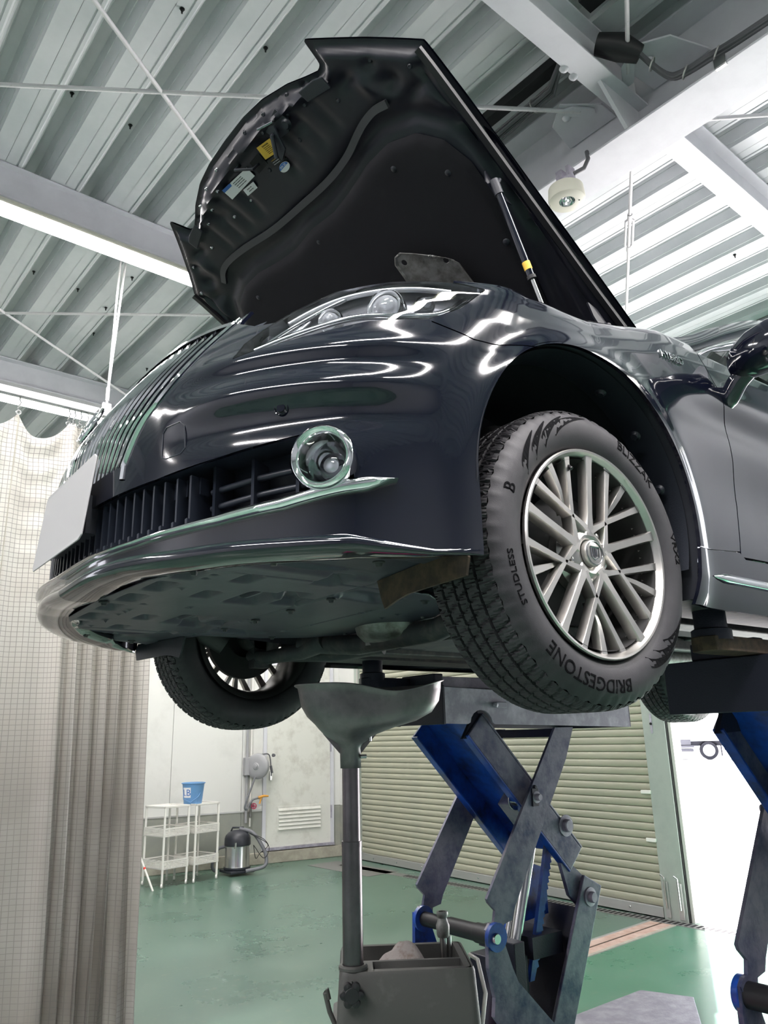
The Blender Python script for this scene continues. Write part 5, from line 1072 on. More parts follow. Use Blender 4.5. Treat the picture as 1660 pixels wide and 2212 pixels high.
# ================================================================= LIFT UNITS (car coordinates)
def lift_unit(label, xi, xo, dy, z0=1.69):
    """xi inner (towards the car's centre line), xo outer, sign carries the side"""
    sg = 1 if xo > 0 else -1; T = thing('scissor_lift', label, 'lift', ((xi+xo)/2, 1.3+dy, 0), 'scissor lift units')
    def X(t): return xi+(xo-xi)*t
    def pl(name, poly, t0, t1, m, **k):
        b = MB(); b.prism(poly, (0, 1), lambda u, v, h: (X(t0+(t1-t0)*h), u+dy, v)); return obj(name, b, m, T, **k)
    # platform: side plate with two lobes cut for the arm, hollow box
    side = [(.712,1.695),(.712,1.835),(1.885,1.812),(1.885,1.672),(1.02,1.690),(.965,1.700)]+[(.895+.07*math.cos(a), 1.692+.052*math.sin(a)) for a in np.linspace(.1, pi-.1, 9)]+[(.825,1.692)]
    side = [(.712,1.695),(.83,1.692)]+[(.905-.062*math.cos(a), 1.692+.055*math.sin(a)) for a in np.linspace(.1, pi-.1, 9)]+[(.98,1.690),(1.885,1.668),(1.885,1.800),(.712,1.835)]
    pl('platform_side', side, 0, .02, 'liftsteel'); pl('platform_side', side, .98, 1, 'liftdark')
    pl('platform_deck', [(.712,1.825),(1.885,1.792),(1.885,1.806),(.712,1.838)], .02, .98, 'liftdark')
    b = MB(); b.box((min(X(0),X(1)), .700+dy, 1.692), (max(X(0),X(1)), .714+dy, 1.842)); obj('platform_end', b, 'liftdark', T, bevel=.003)
    b = MB(); b.box((min(X(0),X(1)), 1.88+dy, 1.668), (max(X(0),X(1)), 1.892+dy, 1.81)); obj('platform_end', b, 'liftdark', T, bevel=.003)
    b = MB(); b.box((X(0)-sg*.012 if sg > 0 else X(0), .985+dy, 1.755), (X(0) if sg > 0 else X(0)-sg*.012, 1.045+dy, 1.778)); b.lathe([(0,.012),(.010,.010),(.012,0)], 14, (X(0)-sg*.012, .975+dy, 1.766), (-sg, 0, 0)); obj('platform_latch', b, 'liftsteel', T, bevel=.002)
    # raised pick-up beam with end cap and the rubber-topped screw pads
    b = MB(); b.box((min(X(.22),X(.62)), .76+dy, 1.838), (max(X(.22),X(.62)), 1.30+dy, 1.885)); obj('pickup_beam', b, 'liftsteel', T, bevel=.004)
    b = MB(); b.box((min(X(.18),X(.66)), .73+dy, 1.842), (max(X(.18),X(.66)), .78+dy, 1.895)); b.box((min(X(.22),X(.62)), 1.275+dy, 1.840), (max(X(.22),X(.62)), 1.30+dy, 1.895)); obj('pickup_collar', b, 'liftdark', T, bevel=.006)
    for (t, y) in ((.62, .565 if sg < 0 else .60),):
        x = X(t); yy = y+dy*0
        b = MB(); b.prism([(-.05,.0),(-.04,-.045),(0,-.058),(.04,-.045),(.05,0),(.045,.30),(-.045,.30)], (1.845, 1.885), lambda u, v, h: (x+u*.9, yy+v, h)); obj('pickup_arm', b, 'rust' if sg > 0 else 'liftdark', T, bevel=.003)
        b = MB(); b.lathe([(.052,0),(.052,.028),(.045,.032),(.042,.032),(.042,.095),(.038,.100),(0,.100)], 32, (x, yy, 1.875)); obj('pad_cup', b, 'liftdark', T, smooth=40)
        b = MB(); prof = [(.0, .09)]
        for k in range(9): prof += [(.019, .095+k*.0095), (.023, .0995+k*.0095)]
        prof += [(.019,.182),(0,.182)]; b.lathe(prof, 24, (x, yy, 1.875)); obj('pad_screw', b, 'steel' if sg > 0 else 'liftdark', T)
        b = MB(); b.lathe([(0,0),(.045,0),(.048,.006),(.048,.018),(0,.02)], 28, (x, yy, 2.052)); obj('rubber_pad', b, 'black', T, smooth=40)
    # wide upper arm: two side plates and a web
    def bar(name, a, c, w, t0, t1, m, ext=0.0):
        A = Vector(a); C_ = Vector(c); d = (C_-A).normalized(); n = Vector((-d.y, d.x)); A = A-d*ext; C_ = C_+d*ext
        q = [A+n*w/2, C_+n*w/2, C_-n*w/2, A-n*w/2]; return pl(name, [(p.x, p.y) for p in q], t0, t1, m, bevel=.003)
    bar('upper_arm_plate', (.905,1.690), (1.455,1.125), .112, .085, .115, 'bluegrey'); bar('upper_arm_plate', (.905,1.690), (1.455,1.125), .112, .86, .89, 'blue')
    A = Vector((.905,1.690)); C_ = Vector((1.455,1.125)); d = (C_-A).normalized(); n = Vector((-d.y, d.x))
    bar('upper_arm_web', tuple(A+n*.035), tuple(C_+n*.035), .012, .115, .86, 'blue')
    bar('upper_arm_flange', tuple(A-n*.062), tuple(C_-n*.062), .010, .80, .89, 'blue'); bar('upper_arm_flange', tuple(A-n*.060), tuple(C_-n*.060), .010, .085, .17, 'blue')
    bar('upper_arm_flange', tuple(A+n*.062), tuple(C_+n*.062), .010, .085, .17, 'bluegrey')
    pl('upper_arm_end', [(.845,1.635),(.93,1.755),(.975,1.64)], .115, .15, 'liftdark')
    # thin outer bars (one each side), hooked at the foot
    foot = [(1.345,1.672),(1.465,1.672),(1.40,1.54),(1.02,.995),(1.005,.960),(.960,.952),(.955,.925),(.93,.900),(.885,.905),(.865,.945),(.885,.965),(.908,.968),(.918,1.005),(.885,1.035),(.878,1.05)]
    pl('thin_arm', foot, .0, .028, 'bluegrey'); pl('thin_arm', foot, .93, .958, 'bluegrey')
    b = MB(); b.box((min(X(.028),X(.93)), 1.36+dy, 1.632), (max(X(.028),X(.93)), 1.45+dy, 1.668)); obj('top_cross_bar', b, 'liftdark', T)
    # pivots
    def pin(y, z, r, t, nm='pivot_pin', m='steel', L=.02):
        b = MB(); b.lathe([(r*1.7,0),(r*1.7,.004),(r,.005),(r,L),(r*.85,L+.004),(0,L+.004)], 24, (X(t), y+dy, z), (-sg, 0, 0)); return obj(nm, b, m, T, smooth=40)
    pin(1.405, 1.265, .026, .085, m='liftsteel'); pin(1.14, 1.385, .024, .16, m='steel'); pin(1.190, 1.395, .014, -.005, m='liftsteel'); pin(1.505, .975, .022, .05, m='liftsteel'); pin(.895, .915, .020, -.01, m='steel')
    b = MB(); b.box((X(0)-.006, 1.165+dy, 1.36), (X(0)+.006, 1.20+dy, 1.43)); b.lathe([(0,.010),(.006,.010),(.008,0)], 10, (X(0)-sg*.0, 1.185+dy, 1.435), (-sg, 0, 0)); obj('grease_block', b, 'liftdark', T)
    # lock block on the wide arm
    bar('lock_block', tuple(A+d*.40-n*.010), tuple(A+d*.60-n*.010), .095, .12, .40, 'bluegrey')
    # cross tube at the feet of the thin arms
    b = MB(); z = .918; b.tube([(X(0), .905+dy, z), (X(.20), .905+dy, z), (X(.21), .905+dy, z), (X(.55), .905+dy, z), (X(.56), .905+dy, z), (X(.96), .905+dy, z)], [.036,.036,.032,.032,.028,.028], 18); obj('cross_tube', b, 'black', T, smooth=40)
    for t in (0, .95):
        b = MB(); b.lathe([(0,0),(.050,0),(.050,.018),(0,.018)], 26, (X(t), .905+dy, z), (-sg, 0, 0)); obj('tube_collar', b, 'blue', T, smooth=40)
    # lower linkage
    boom = [(.865,.945),(.93,.94),(.985,.80),(1.01,.75),(1.32,.45),(1.30,.36),(1.20,.36),(.90,.63),(.875,.66),(.885,.72),(.86,.82)]
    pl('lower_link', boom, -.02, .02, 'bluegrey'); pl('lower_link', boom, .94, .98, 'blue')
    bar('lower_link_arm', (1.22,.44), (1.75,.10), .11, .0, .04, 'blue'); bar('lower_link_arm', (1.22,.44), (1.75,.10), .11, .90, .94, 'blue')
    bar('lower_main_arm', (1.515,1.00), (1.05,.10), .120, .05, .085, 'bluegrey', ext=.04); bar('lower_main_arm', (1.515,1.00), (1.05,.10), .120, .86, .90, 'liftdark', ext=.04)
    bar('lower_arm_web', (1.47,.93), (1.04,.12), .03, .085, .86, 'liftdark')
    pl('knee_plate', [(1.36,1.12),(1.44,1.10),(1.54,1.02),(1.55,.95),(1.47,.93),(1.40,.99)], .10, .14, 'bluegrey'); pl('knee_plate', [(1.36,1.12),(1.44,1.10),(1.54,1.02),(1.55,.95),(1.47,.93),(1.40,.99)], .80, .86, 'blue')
    pl('knee_web', [(1.30,1.12),(1.42,1.08),(1.42,.90),(1.16,.88),(1.20,1.0)], .42, .46, 'blue')
    # hydraulic ram and safety rack
    b = MB(); b.tube([(X(.28), 1.30+dy, 1.28), (X(.28), 1.13+dy, .80)], .024, 18); b.tube([(X(.40), 1.31+dy, 1.28), (X(.40), 1.14+dy, .80)], .017, 14); obj('ram_rod', b, 'steel', T, smooth=60)
    b = MB(); b.tube([(X(.35), 1.09+dy, .83), (X(.35), .92+dy, .25)], .045, 20); obj('ram_cylinder', b, 'liftdark', T, smooth=60)
    teeth = [(1.37,1.22)]
    n_ = 20
    for k in range(n_):
        f = k/n_; y = 1.37-.165*f; z_ = 1.22-.50*f; teeth += [(y+.018, z_), (y+.006, z_-.004)]
    teeth += [(1.20,.70),(1.175,.70),(1.345,1.23)]
    pl('safety_rack', teeth, .20, .24, 'blue'); pl('safety_rack', teeth, .50, .54, 'blue')
    b = MB(); b.box((min(X(.18),X(.6)), 1.02+dy, .60), (max(X(.18),X(.6)), 1.16+dy, .80)); b.box((min(X(.12),X(.30)), 1.06+dy, .66), (max(X(.12),X(.30)), 1.12+dy, .86)); obj('ram_bracket', b, 'liftdark', T, bevel=.004)
    b = MB(); b.box((min(X(.15),X(.85)), 1.18+dy, .78), (max(X(.15),X(.85)), 1.36+dy, .86)); obj('lower_cross_bar', b, 'liftdark', T)
    # base frame on the floor
    b = MB(); b.box((min(X(-.05),X(.12)), .55+dy, 0), (max(X(-.05),X(.12)), 2.1+dy, .10)); b.box((min(X(.88),X(1.05)), .55+dy, 0), (max(X(.88),X(1.05)), 2.1+dy, .10)); b.box((min(X(-.05),X(1.05)), .55+dy, 0), (max(X(-.05),X(1.05)), .70+dy, .06)); obj('base_frame', b, 'blue', T, bevel=.004)
    return T
lift_unit('blue scissor lift unit in the middle, grey platform behind the near wheel', -.45, -.90, 0)
lift_unit('scissor lift unit at the right edge, its dark platform end under the sill', .505, .93, .06)
# floor plate of the lift
m = MB(); m.prism([(-1.50,3.44),(-1.19,3.55),(-.92,3.15),(-.9,2.1),(-1.52,2.1)], (.0, .03)); m.room(); fp = tag(obj('floor_plate', m, 'cplate', loc=rp(-1.2, 2.9, 0), bevel=.004), 'worn dark steel plate on the green floor at the bottom right', 'plate')

# ================================================================= WASTE-OIL DRAINER
DV = Vector((.567, .824, 0)).normalized(); DD = Vector((-.824, .567, 0)).normalized(); DO = Vector((-.075, .0, 0))
def df_(u, v, z): p = DO+DV*u+DD*v; return (p.x, p.y, z)
dr_ = thing('oil_drainer', 'waste oil drainer, wide metal funnel pan on a steel pole above a grey tank', 'oil drainer', df_(.2, .12, 0))
m = MB(); m.tube([df_(0, 0, .92), df_(0, 0, 1.36)], .0285, 32); obj('outer_pole', m, 'brushed', dr_, smooth=50)
m = MB(); m.tube([df_(0, 0, 1.355), df_(0, 0, 1.60)], .0255, 32); m.tube([df_(0, 0, 1.352), df_(0, 0, 1.366)], .0292, 32); obj('inner_pole', m, 'brushed', dr_, smooth=50)
m = MB(); m.lathe([(.0285,1.585),(.0300,1.586),(.0300,1.606),(.0285,1.607)], 32, df_(0, 0, 0)); m.tube([df_(.028,-.012,1.597), df_(.046,-.006,1.597)], .006, 10); obj('hose_clamp', m, 'steel', dr_, smooth=40)
# pan: lofted from the round neck to the big asymmetric dish with a pouring dip
m = MB(); P = []
def panring(t, k): 
    a = t
    return a
for lev in [(.0275,1.565,0,1.0,0),(.0285,1.622,0,1.0,0),(.036,1.636,0,1,0),(.072,1.660,.0,1,0),(.110,1.678,.025,.8,.25),(.150,1.693,.06,.72,.6),(.185,1.715,.075,.68,.85),(.205,1.745,.078,.66,1),(.212,1.780,.078,.66,1),(.215,1.800,.076,.66,1),(.226,1.806,.076,.67,1)]:
    r, z, ox, sq, e = lev; row = []
    for k in range(96):
        a = 2*pi*k/96; ca, sa = math.cos(a), math.sin(a); p = 2+1.2*e; rr = r*(abs(ca)**p+abs(sa)**p)**(-1/p)
        dip = -.028*math.exp(-((a-5.05)/.42)**2)*max(0, (z-1.73)/.076) + .008*e*math.exp(-((a-0)/.8)**2) + .008*e*math.exp(-((a-2*pi)/.8)**2)
        row.append(df_(ox*.78+rr*ca*(1.0 if e else 1), rr*sa*(1-(1-sq)*e)+.02*e, z+dip))
    P.append(row)
m.grid(P, closev=True); obj('funnel_pan', m, 'pan', dr_, smooth=60, solid=.003)
m = MB(); Pn = []
for s in (1, -1):
    m.add([df_(s*.026, -.004, 1.600), df_(s*.026, .004, 1.600), df_(s*.082, .004, 1.664), df_(s*.082, -.004, 1.664), df_(s*.030, -.004, 1.650), df_(s*.030, .004, 1.650)], [(0,3,4),(1,5,2),(0,1,2,3),(4,3,2,5),(0,4,5,1)])
obj('funnel_rib', m, 'pan', dr_)
m = MB(); m.tube([df_(.058,-.02,1.640), df_(.058,-.02,1.655)], .005, 10); obj('pan_nut', m, 'steel', dr_)
# tank
def loft(m, rings, n=8):
    """rings of rounded rectangles (u0,u1,v0,v1,z,r)"""
    P = []
    for u0, u1, v0, v1, z, r in rings:
        row = []
        for cx, cy, a0 in ((u1-r, v0+r, -pi/2), (u1-r, v1-r, 0), (u0+r, v1-r, pi/2), (u0+r, v0+r, pi)):
            for k in range(n): a = a0+pi/2*k/(n-1); row.append(df_(cx+r*math.cos(a), cy+r*math.sin(a), z))
        P.append(row)
    m.grid(P, closev=True); return m
m = MB(); loft(m, [(-.060,.355,-.055,.275,.845,.03),(-.060,.355,-.055,.275,.885,.03),(-.048,.345,-.045,.265,.892,.03),(-.038,.335,-.038,.255,1.030,.025),(-.034,.331,-.034,.251,1.040,.022),(-.026,.323,-.026,.243,1.040,.018)])
# top deck with two wells: front slot and big back tray
m.add([df_(u, v, 1.040) for u, v in [(-.026,-.026),(.323,-.026),(.323,.058),(-.026,.058)]], [(0,1,2,3)]) if 0 else None
obj('tank_body', m, 'tank', dr_, smooth=40)
m = MB()
def deckq(u0, u1, v0, v1, z=1.040): m.add([df_(u0,v0,z), df_(u1,v0,z), df_(u1,v1,z), df_(u0,v1,z)], [(0,1,2,3)])
deckq(-.028,.325,-.028,-.012); deckq(-.028,.055,-.012,.075); deckq(.305,.325,-.012,.245); deckq(.055,.305,.062,.075); deckq(-.028,-.008,.075,.245); deckq(-.008,.305,.232,.245)
def well(u0, u1, v0, v1, zb):
    m.add([df_(u0,v0,1.04), df_(u1,v0,1.04), df_(u1,v1,1.04), df_(u0,v1,1.04), df_(u0+.008,v0+.008,zb), df_(u1-.008,v0+.008,zb), df_(u1-.008,v1-.008,zb), df_(u0+.008,v1-.008,zb)], [(0,1,5,4),(1,2,6,5),(2,3,7,6),(3,0,4,7),(4,5,6,7)])
well(.055,.305,-.012,.062,1.00); well(-.008,.305,.075,.232,.945); obj('tank_top', m, 'tank', dr_)
m = MB(); m.lathe([(.030,1.040),(.040,1.041),(.040,1.048),(.036,1.052),(.030,1.052)], 32, df_(0, 0, 0)); obj('pole_collar', m, 'tank', dr_, smooth=40)
m = MB(); c = df_(-.004, -.052, .995); ax = -DD
m.lathe([(0,.026),(.018,.026),(.024,.020),(.025,.008),(.018,.0)], 32, c, ax)
for k in range(6): a = k*pi/3; q = Vector(c)+ax*.014+DV*math.cos(a)*.022+Vector((0,0,1))*math.sin(a)*.022; m.lathe([(0,.012),(.010,.010),(.012,0),(.010,-.010),(0,-.012)], 12, q, ax)
obj('clamp_knob', m, 'black', dr_, smooth=40)
m = MB(); m.tube([df_(-.004,-.03,1.02), df_(-.004,-.06,.995)], .006, 10); obj('knob_stud', m, 'steel', dr_)
m = MB(); m.tube([df_(-.052,.03,.90), df_(-.066,.03,.93), df_(-.078,.03,.975), df_(-.074,.03,.985), df_(-.068,.03,.96)], .007, 8); obj('hose_hook', m, 'tank', dr_, smooth=50)
m = MB(); c = df_(.272, .185, 0); m.tube([df_(.272,.185,.95), df_(.272,.185,1.075)], .011, 16); m.tube([df_(.290,.19,.98), df_(.290,.19,1.07)], .007, 10); obj('suction_pipe', m, 'steel', dr_, smooth=50)
m = MB(); m.lathe([(.0,1.068),(.016,1.068),(.0195,1.076),(.0205,1.100),(.017,1.108),(.0155,1.112),(.0135,1.120),(.0165,1.126),(.0180,1.132),(.0165,1.138),(.011,1.138),(.010,1.110)], 32, c); obj('coupling', m, 'alucast', dr_, smooth=40)
m = MB(); loft(m, [(-.045,.345,-.042,.262,.12,.03),(-.052,.350,-.05,.27,.845,.03)]); obj('pink_reservoir', m, 'pink', dr_, smooth=40)
m = MB(); m.tube([df_(.352,.02,.885), df_(.372,.06,.95), df_(.375,.20,1.0), df_(.36,.26,1.0)], .006, 8); obj('side_handle', m, 'whiteplas', dr_, smooth=50)
m = MB(); m.tube([df_(.35,.0,.70), df_(.35,.0,.875), df_(.41,.02,.875), df_(.425,.02,.86), df_(.425,.02,.72)], .006, 10); obj('tow_handle', m, 'steel', dr_, smooth=50)
for u, v in ((-.03,-.03),(.33,-.03),(-.03,.25),(.33,.25)):
    m = MB(); m.lathe([(0,-.012),(.04,-.012),(.045,0),(.04,.012),(0,.012)], 20, df_(u, v, .045), DV); m.box((-.015,-.015,.05), (.015,.015,.13), Matrix.Translation(df_(u, v, 0))); obj('caster', m, 'black', dr_, smooth=40)
m = MB(); P = []
for i in range(26):
    row = []
    for j in range(16):
        u = i/25; v = j/15; h = math.sin(pi*u)**.6*math.sin(pi*v)**.6; row.append(df_(.075+u*.14+.010*math.sin(v*7), .10+v*.10, .985+h*(.078+.014*math.sin(u*9+v*4)+.008*math.sin(v*14+u*5))))
    P.append(row)
m.grid(P); tag(obj('rag', m, 'cloth', loc=df_(.14, .15, .95), smooth=70), 'crumpled grey rag lying in the tray of the oil drainer', 'rag')

# ================================================================= THINGS BY THE LEFT WALL
def cart(label, s0, d0):
    near = WA+WD*s0+WN*d0; e1 = Vector((-.06, .33, 0)).normalized(); e2 = Vector((-.985, -.17, 0)).normalized()
    def wf(s, d, z): p = near+e1*(s0-s)+e2*(d0-d); return rp(p.x, p.y, z)
    def wbox(a0, a1, b0, b1, z0, z1):
        m = MB(); m.box((a0, b0, z0), (a1, b1, z1)); m.v = [wf(*p) for p in m.v]; return m
    """wall coordinates; near corner legs"""
    base = wf(s0, d0, 0); t = thing('utility_cart', label, 'cart', base, 'white shelf trolleys', rotz=0); L = .345; D = .40
    for i, (a, b) in enumerate(((0,0),(-L,0),(0,-D),(-L,-D))):
        m = MB()
        x, y, _ = wf(s0+a, d0+b, 0); m.box((x-.011, y-.011, .05), (x+.011, y+.011, .90)); lg = obj('leg', m, 'whiteplas', t, bevel=.002)
        for k in range(11):
            h = MB(); h.box((x+.009, y-.004, .12+k*.07), (x+.0125, y+.004, .145+k*.07)); 
        m = MB(); m.lathe([(0,-.011),(.024,-.011),(.028,0),(.024,.011),(0,.011)], 18, (x, y, .028), (.5, .8, 0)); obj('caster', m, 'whiteplas', t, smooth=40)
    def tray(z, h, top=False):
        m = MB(); a0, a1, b0, b1 = s0-L-.012, s0+.012, d0-D-.012, d0+.012
        m.add(wbox(a0, a1, b0, b1, z, z+.006).v, wbox(a0, a1, b0, b1, z, z+.006).f)
        if top:
            for bb in ((a0, a1, b1-.012, b1), (a0, a1, b0, b0+.012), (a0, a0+.012, b0, b1), (a1-.012, a1, b0, b1)): q = wbox(*bb, z, z+.022); m.add(q.v, q.f)
        else:
            for zz in (z+h-.012, z): 
                for bb in ((a0, a1, b1-.006, b1), (a0, a1, b0, b0+.006), (a0, a0+.006, b0, b1), (a1-.006, a1, b0, b1)): q = wbox(*bb, zz, zz+.016); m.add(q.v, q.f)
            for zz in (z+.028, z+.046, z+.064):
                for bb in ((a0, a1, b1-.004, b1), (a0, a1, b0, b0+.004), (a0, a0+.004, b0, b1), (a1-.004, a1, b0, b1)): q = wbox(*bb, zz, zz+.006); m.add(q.v, q.f)
            for k in range(22):
                f = k/21; q = wbox(a0+(a1-a0)*f-.003, a0+(a1-a0)*f+.003, b1-.004, b1, z, z+h); m.add(q.v, q.f); q = wbox(a1-.004, a1, b0+(b1-b0)*f-.003, b0+(b1-b0)*f+.003, z, z+h); m.add(q.v, q.f)
        obj('top_tray' if top else 'basket', m, 'whiteplas', t)
    tray(.885, 0, True); tray(.56, .095); tray(.20, .095); return t
# (s, d) of the near corner on the wall frame
def sd(x, y): p = Vector((x, y, 0))-WA; return p.dot(WD), p.dot(WN)
c1 = cart('white three-tier trolley nearest the curtain, empty top tray', *sd(-7.53, 2.86)); c2 = cart('white three-tier trolley carrying the blue bucket', *sd(-7.57, 3.29))
bs, bd = sd(-7.57, 3.29); bc = rp(-7.76, 3.33, .893); bk_ = thing('bucket', 'blue plastic bucket standing on the second white trolley', 'bucket', bc)
m = MB(); m.lathe([(0,.002),(.105,.002),(.112,.008),(.138,.245),(.150,.248),(.150,.260),(.142,.262),(.136,.252),(.108,.012),(0,.010)], 36, bc); obj('bucket_body', m, 'bucket', bk_, smooth=40)
m = MB(); vdir = Vector((.824, -.567, 0)); hd = Vector((.567, .824, 0)); m.tube([Vector(bc)+hd*(-.124)+Vector((0,0,.20)), Vector(bc)+hd*(-.10)+vdir*.10+Vector((0,0,.07)), Vector(bc)+vdir*.135+Vector((0,0,.03)), Vector(bc)+hd*.09+vdir*.11+Vector((0,0,.10)), Vector(bc)+hd*.124+Vector((0,0,.20))], .005, 8); obj('bucket_handle', m, 'bucket', bk_, smooth=50)
def bkp(a, z, o=0.0): R = .110+.0255*z/.245+.003+o; return tuple(Vector(bc)+hd*math.sin(a)*R+vdir*math.cos(a)*R+Vector((0, 0, z)))
m = MB(); m.grid([[bkp(a, z) for z in (.085, .205)] for a in np.linspace(-.95, -.05, 10)]); lbk = obj('bucket_label', m, 'paper', bk_)
t = textmesh('LB', .11, .0005); t.v = [bkp(-.50+x/.125, .108+y, .0012+z) for x, y, z in t.v]; obj('label_print', t, 'bluepaint', lbk)
# vacuum cleaner
vx, vy = -7.72, 3.97; vb = Vector(rp(vx, vy, 0)); vc = thing('vacuum_cleaner', 'steel drum vacuum cleaner with black lid and grey hose by the wall', 'vacuum cleaner', tuple(vb))
m = MB(); m.lathe([(.0,.06),(.165,.06),(.175,.09),(.170,.10)], 40, vb); m.box((vb.x-.17, vb.y-.17, .03), (vb.x+.17, vb.y+.17, .065)); obj('vacuum_base', m, 'vacblack', vc, bevel=.02)
m = MB(); m.lathe([(.160,.09),(.166,.095),(.160,.12),(.160,.345),(.166,.352),(.160,.36)], 48, vb); obj('steel_drum', m, 'steel', vc, smooth=40)
m = MB(); m.lathe([(.168,.355),(.170,.37),(.168,.44),(.155,.475),(.12,.51),(.07,.53),(0,.535)], 40, vb); obj('motor_lid', m, 'vacblack', vc, smooth=40)
m = MB(); m.tube([vb+hd*(-.09)+Vector((0,0,.52)), vb+hd*(-.07)+Vector((0,0,.565)), vb+hd*.07+Vector((0,0,.565)), vb+hd*.09+Vector((0,0,.52))], .012, 8); obj('carry_handle', m, 'vacblack', vc, smooth=50)
m = MB(); m.box((-.018,-.01,.33), (.018,.01,.40), Matrix.Translation(vb+Vector((.132,-.10,0)))); obj('lid_latch', m, 'steel', vc)
m = MB(); m.tube(catm([tuple(vb+hd*.02+Vector((0,0,.55))), tuple(vb+hd*.18+Vector((.02,0,.50))), tuple(vb+hd*.28+Vector((.05,0,.36))), tuple(vb+hd*.34+Vector((.06,0,.22))), tuple(vb+hd*.30+Vector((.1,0,.10))), tuple(vb+hd*.12+Vector((.14,-.08,.06)))], 6), .023, 12); m.tube(catm([tuple(vb-hd*.16+Vector((0,0,.34))), tuple(vb-hd*.26+Vector((0,0,.30))), tuple(vb-hd*.32+Vector((0,0,.12))), tuple(vb-hd*.26+Vector((-.05,0,.04)))], 6), .020, 12); obj('vacuum_hose', m, 'hose', vc, smooth=60)
for k in range(2):
    m = MB(); m.tube(catm([tuple(vb+hd*.10+Vector((.1,0,.50))), tuple(vb+hd*(.30+.05*k)+Vector((.08,0,.42-.06*k))), tuple(vb+hd*(.38-.12*k)+Vector((.06,0,.30-.05*k))), tuple(vb+hd*(.28-.1*k)+Vector((.12,0,.20))), tuple(vb+hd*.14+Vector((.14,0,.36)))], 6), .0045, 6); obj('power_cord', m, 'black', vc, smooth=60)
# barrier pole leaning
A = Vector(rp(-7.45, 2.72, .0)); B = Vector(rp(-7.74, 2.60, .50)); pb = thing('marker_pole', 'white folding pole with red tip leaning beside the first trolley', 'pole', tuple(A))
m = MB(); m.tube([A, A+(B-A)*.46], .012, 10); obj('pole_section', m, 'whiteplas', pb); m = MB(); m.tube([A+(B-A)*.49, A+(B-A)*.95], .012, 10); obj('pole_section', m, 'whiteplas', pb)
m = MB(); m.tube([A+(B-A)*.455, A+(B-A)*.495], .0135, 10); m.tube([A+(B-A)*.94, B], .022, 10); obj('red_tip', m, 'red', pb)
# hose reel, pipe, nozzle, valve
ry = 1.27+.09; rc = Vector(wf(ry, .16, 1.30)); hr = thing('hose_reel', 'grey round hose reel mounted on the white wall beside the door', 'hose reel', tuple(rc)); wnv = Vector((WN.x*CP-WN.y*SP, WN.x*SP+WN.y*CP, 0)); wdv = Vector((WD.x*CP-WD.y*SP, WD.x*SP+WD.y*CP, 0))
rax = (wdv*.75+wnv*.66).normalized()
m = MB(); m.lathe([(0,.055),(.04,.055),(.05,.045),(.10,.043),(.15,.035),(.172,.015),(.175,-.02),(.165,-.05),(0,-.055)], 44, rc, rax); obj('reel_case', m, 'reel', hr, smooth=35)
m = MB(); m.lathe([(0,.075),(.025,.072),(.03,.05)], 20, rc, rax); obj('reel_hub', m, 'reel', hr, smooth=40)
obj('wall_bracket', wbox(ry+.0, ry+.16, 0, .10, 1.18, 1.42), 'reel', hr, bevel=.006)
t = textmesh('JET', .05, .001); side_ = rax.cross(Vector((0,0,1))).normalized(); t.v = [tuple(rc+(-side_)*(x)*-1+Vector((0,0,1))*(y+.08)+rax*(.040+z)) for x, y, z in t.v]
m = MB(); m.tube(catm([tuple(rc-rax*.0+Vector((0,0,-.14))+rax*.06), tuple(rc+wdv*.06+rax*.06+Vector((0,0,-.30))), tuple(rc+wdv*.15+rax*.04+Vector((0,0,-.52))), tuple(rc+wdv*.14+Vector((0,0,-.56))), tuple(rc+wdv*.07+Vector((0,0,-.45))), tuple(rc-wdv*.02+Vector((0,0,-.42)))], 6), .013, 10); obj('hose', m, 'hose', hr, smooth=60)
m = MB(); m.tube([rc-wdv*.02+Vector((0,0,-.42)), rc-wdv*.10+Vector((0,0,-.40)), rc-wdv*.17+Vector((0,0,-.405))], [.020,.018,.012], 10); m.tube([rc-wdv*.07+Vector((0,0,-.41)), rc-wdv*.04+Vector((0,0,-.50))], .013, 8); obj('hose_nozzle', m, 'orange', hr, smooth=50)
m = MB(); m.tube(catm([tuple(rc-wdv*.06+Vector((0,0,.16))), tuple(rc-wdv*.17+Vector((0,0,.15))), tuple(rc-wdv*.20+Vector((0,0,.0))), tuple(rc-wdv*.21+Vector((0,0,-.14)))], 5), .009, 8); m.tube([rc-wdv*.20+Vector((0,0,.0)), rc-wdv*.22+Vector((0,0,-.10))], .018, 8); m.lathe([(0,-.02),(.022,-.015),(.024,.015),(0,.02)], 14, rc-wdv*.24+Vector((0,0,.14)), rax); obj('air_hose_tail', m, 'cable', hr, smooth=50)
wp = thing('wall_pipe', 'grey and white pipe running down the wall behind the reel', 'pipe', wf(1.50, .04, .6))
m = MB(); m.tube([wf(1.47, .035, .55), wf(1.47, .035, 5.2)], .020, 12); obj('pipe_run', m, 'reel', wp, smooth=50); m = MB(); m.tube([wf(1.41, .03, .50), wf(1.41, .03, 5.2)], .012, 12); obj('pipe_run', m, 'whiteplas', wp, smooth=50)
m = MB(); vcn = Vector(wf(1.38, .10, .77)); m.lathe([(.030,-.006),(.040,-.006),(.040,.006),(.030,.006)], 24, vcn, wnv, closed=True); m.tube([vcn-Vector((0,0,.035)), vcn+Vector((0,0,.035))], .005, 6); m.tube([vcn-wdv*.035, vcn+wdv*.035], .005, 6); obj('valve_wheel', m, 'redvalve', wp, smooth=40); m = MB(); m.tube([vcn, vcn-wnv*.07], .014, 10); m.tube([Vector(wf(1.41,.05,.62)), Vector(wf(1.41,.05,.82))], .018, 10); obj('valve_body', m, 'alucast', wp, smooth=40)

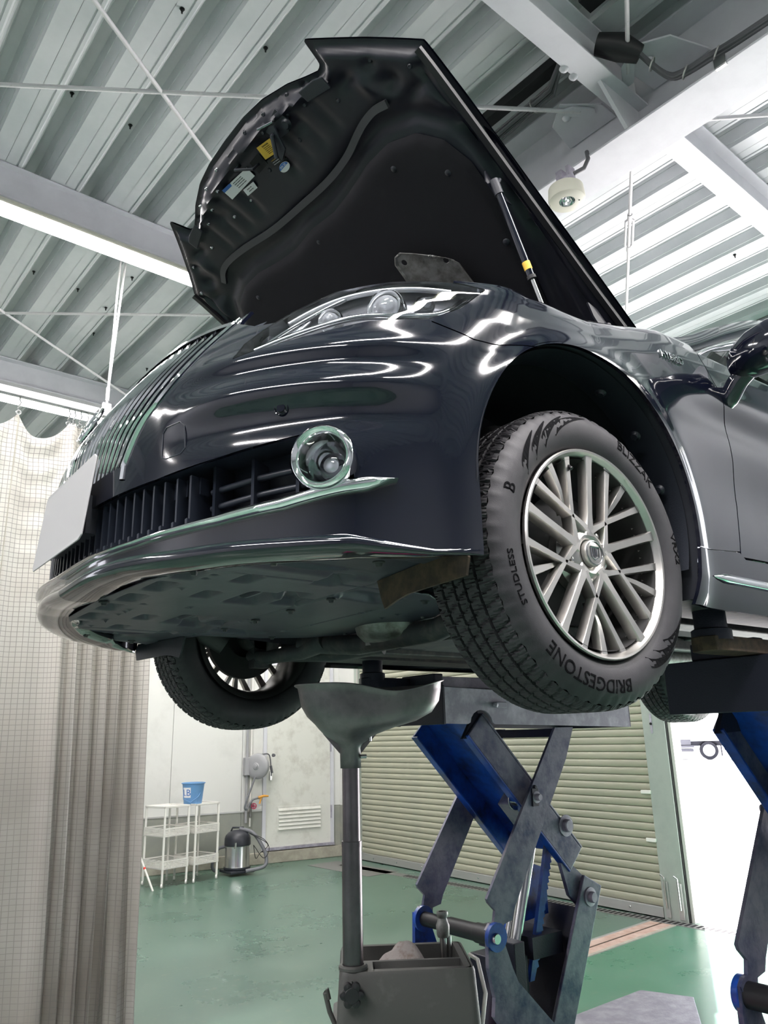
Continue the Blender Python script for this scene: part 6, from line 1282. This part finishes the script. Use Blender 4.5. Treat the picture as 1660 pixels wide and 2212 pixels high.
# ================================================================= TRUCK OUTSIDE
tv = Vector((.70, .714, 0)); tn = Vector((-.714, .70, 0)); TO = Vector(rp(-21.1, 41.2, 0))
tv = Vector((.845, .535, 0)).normalized(); tn = Vector((-.535, .845, 0)).normalized()
def tf(u, v, z): p = TO+tv*u+tn*v; return (p.x, p.y, z-.012)
def tb_(u0, u1, v0, v1, z0, z1): m = MB(); m.box((u0, v0, z0), (u1, v1, z1)); m.v = [tf(*p) for p in m.v]; return m
tk_ = thing('truck', 'white box truck parked outside in bright light, rear wheel in view', 'truck', tf(0, 0, 0))
obj('cargo_box', tb_(-2.1, 7.0, 0, 2.3, 1.22, 3.8), 'truckwhite', tk_, bevel=.03); obj('chassis_rail', tb_(-2.0, 7.4, .4, .55, .75, 1.0), 'truckdark', tk_)
for u in (0, 5.6):
    m = MB(); m.lathe([(0,.02),(.12,.04),(.16,.0),(.27,.02),(.30,-.02),(.30,-.10),(.47,-.10),(.50,-.14),(.50,-.3),(0,-.3)], 40, tf(u, .15, .5), -tn); obj('truck_tyre', m, 'truckdark', tk_, smooth=40)
    m = MB(); m.lathe([(0,.06),(.08,.07),(.12,.04),(.26,.025),(.32,-.02),(.30,-.10)], 40, tf(u, .06, .5), -tn); obj('truck_rim', m, 'truckwhite', tk_, smooth=40)
    m = MB(); P = [[tf(u+.60*math.cos(a), v, .5+.60*math.sin(a)) for v in (-.02, .5)] for a in np.linspace(-.1, pi+.1, 20)]; m.grid(P); obj('truck_mudguard', m, 'truckdark', tk_, smooth=50)
obj('rear_bumper', tb_(-2.15, -.8, .0, 2.3, .45, .60), 'truckgrey', tk_, bevel=.03); obj('side_guard', tb_(-1.9, -.75, -.02, .05, .66, .78), 'truckgrey', tk_); obj('tool_box', tb_(-1.7, -.9, .02, .5, .80, 1.10), 'truckgrey', tk_, bevel=.03)
obj('tail_light', tb_(-2.15, -1.95, -.02, .05, 1.25, 2.0), 'redvalve', tk_); obj('mud_flap', tb_(.62, .68, .0, .5, .2, .75), 'truckdark', tk_); obj('side_guard', tb_(.8, 4.6, -.02, .05, .50, .60), 'truckgrey', tk_); obj('under_box', tb_(1.4, 2.2, .1, .6, .45, 1.1), 'truckdark', tk_)
obj('truck_cab', tb_(7.1, 8.9, 0, 2.3, .6, 2.7), 'truckwhite', tk_, bevel=.15)
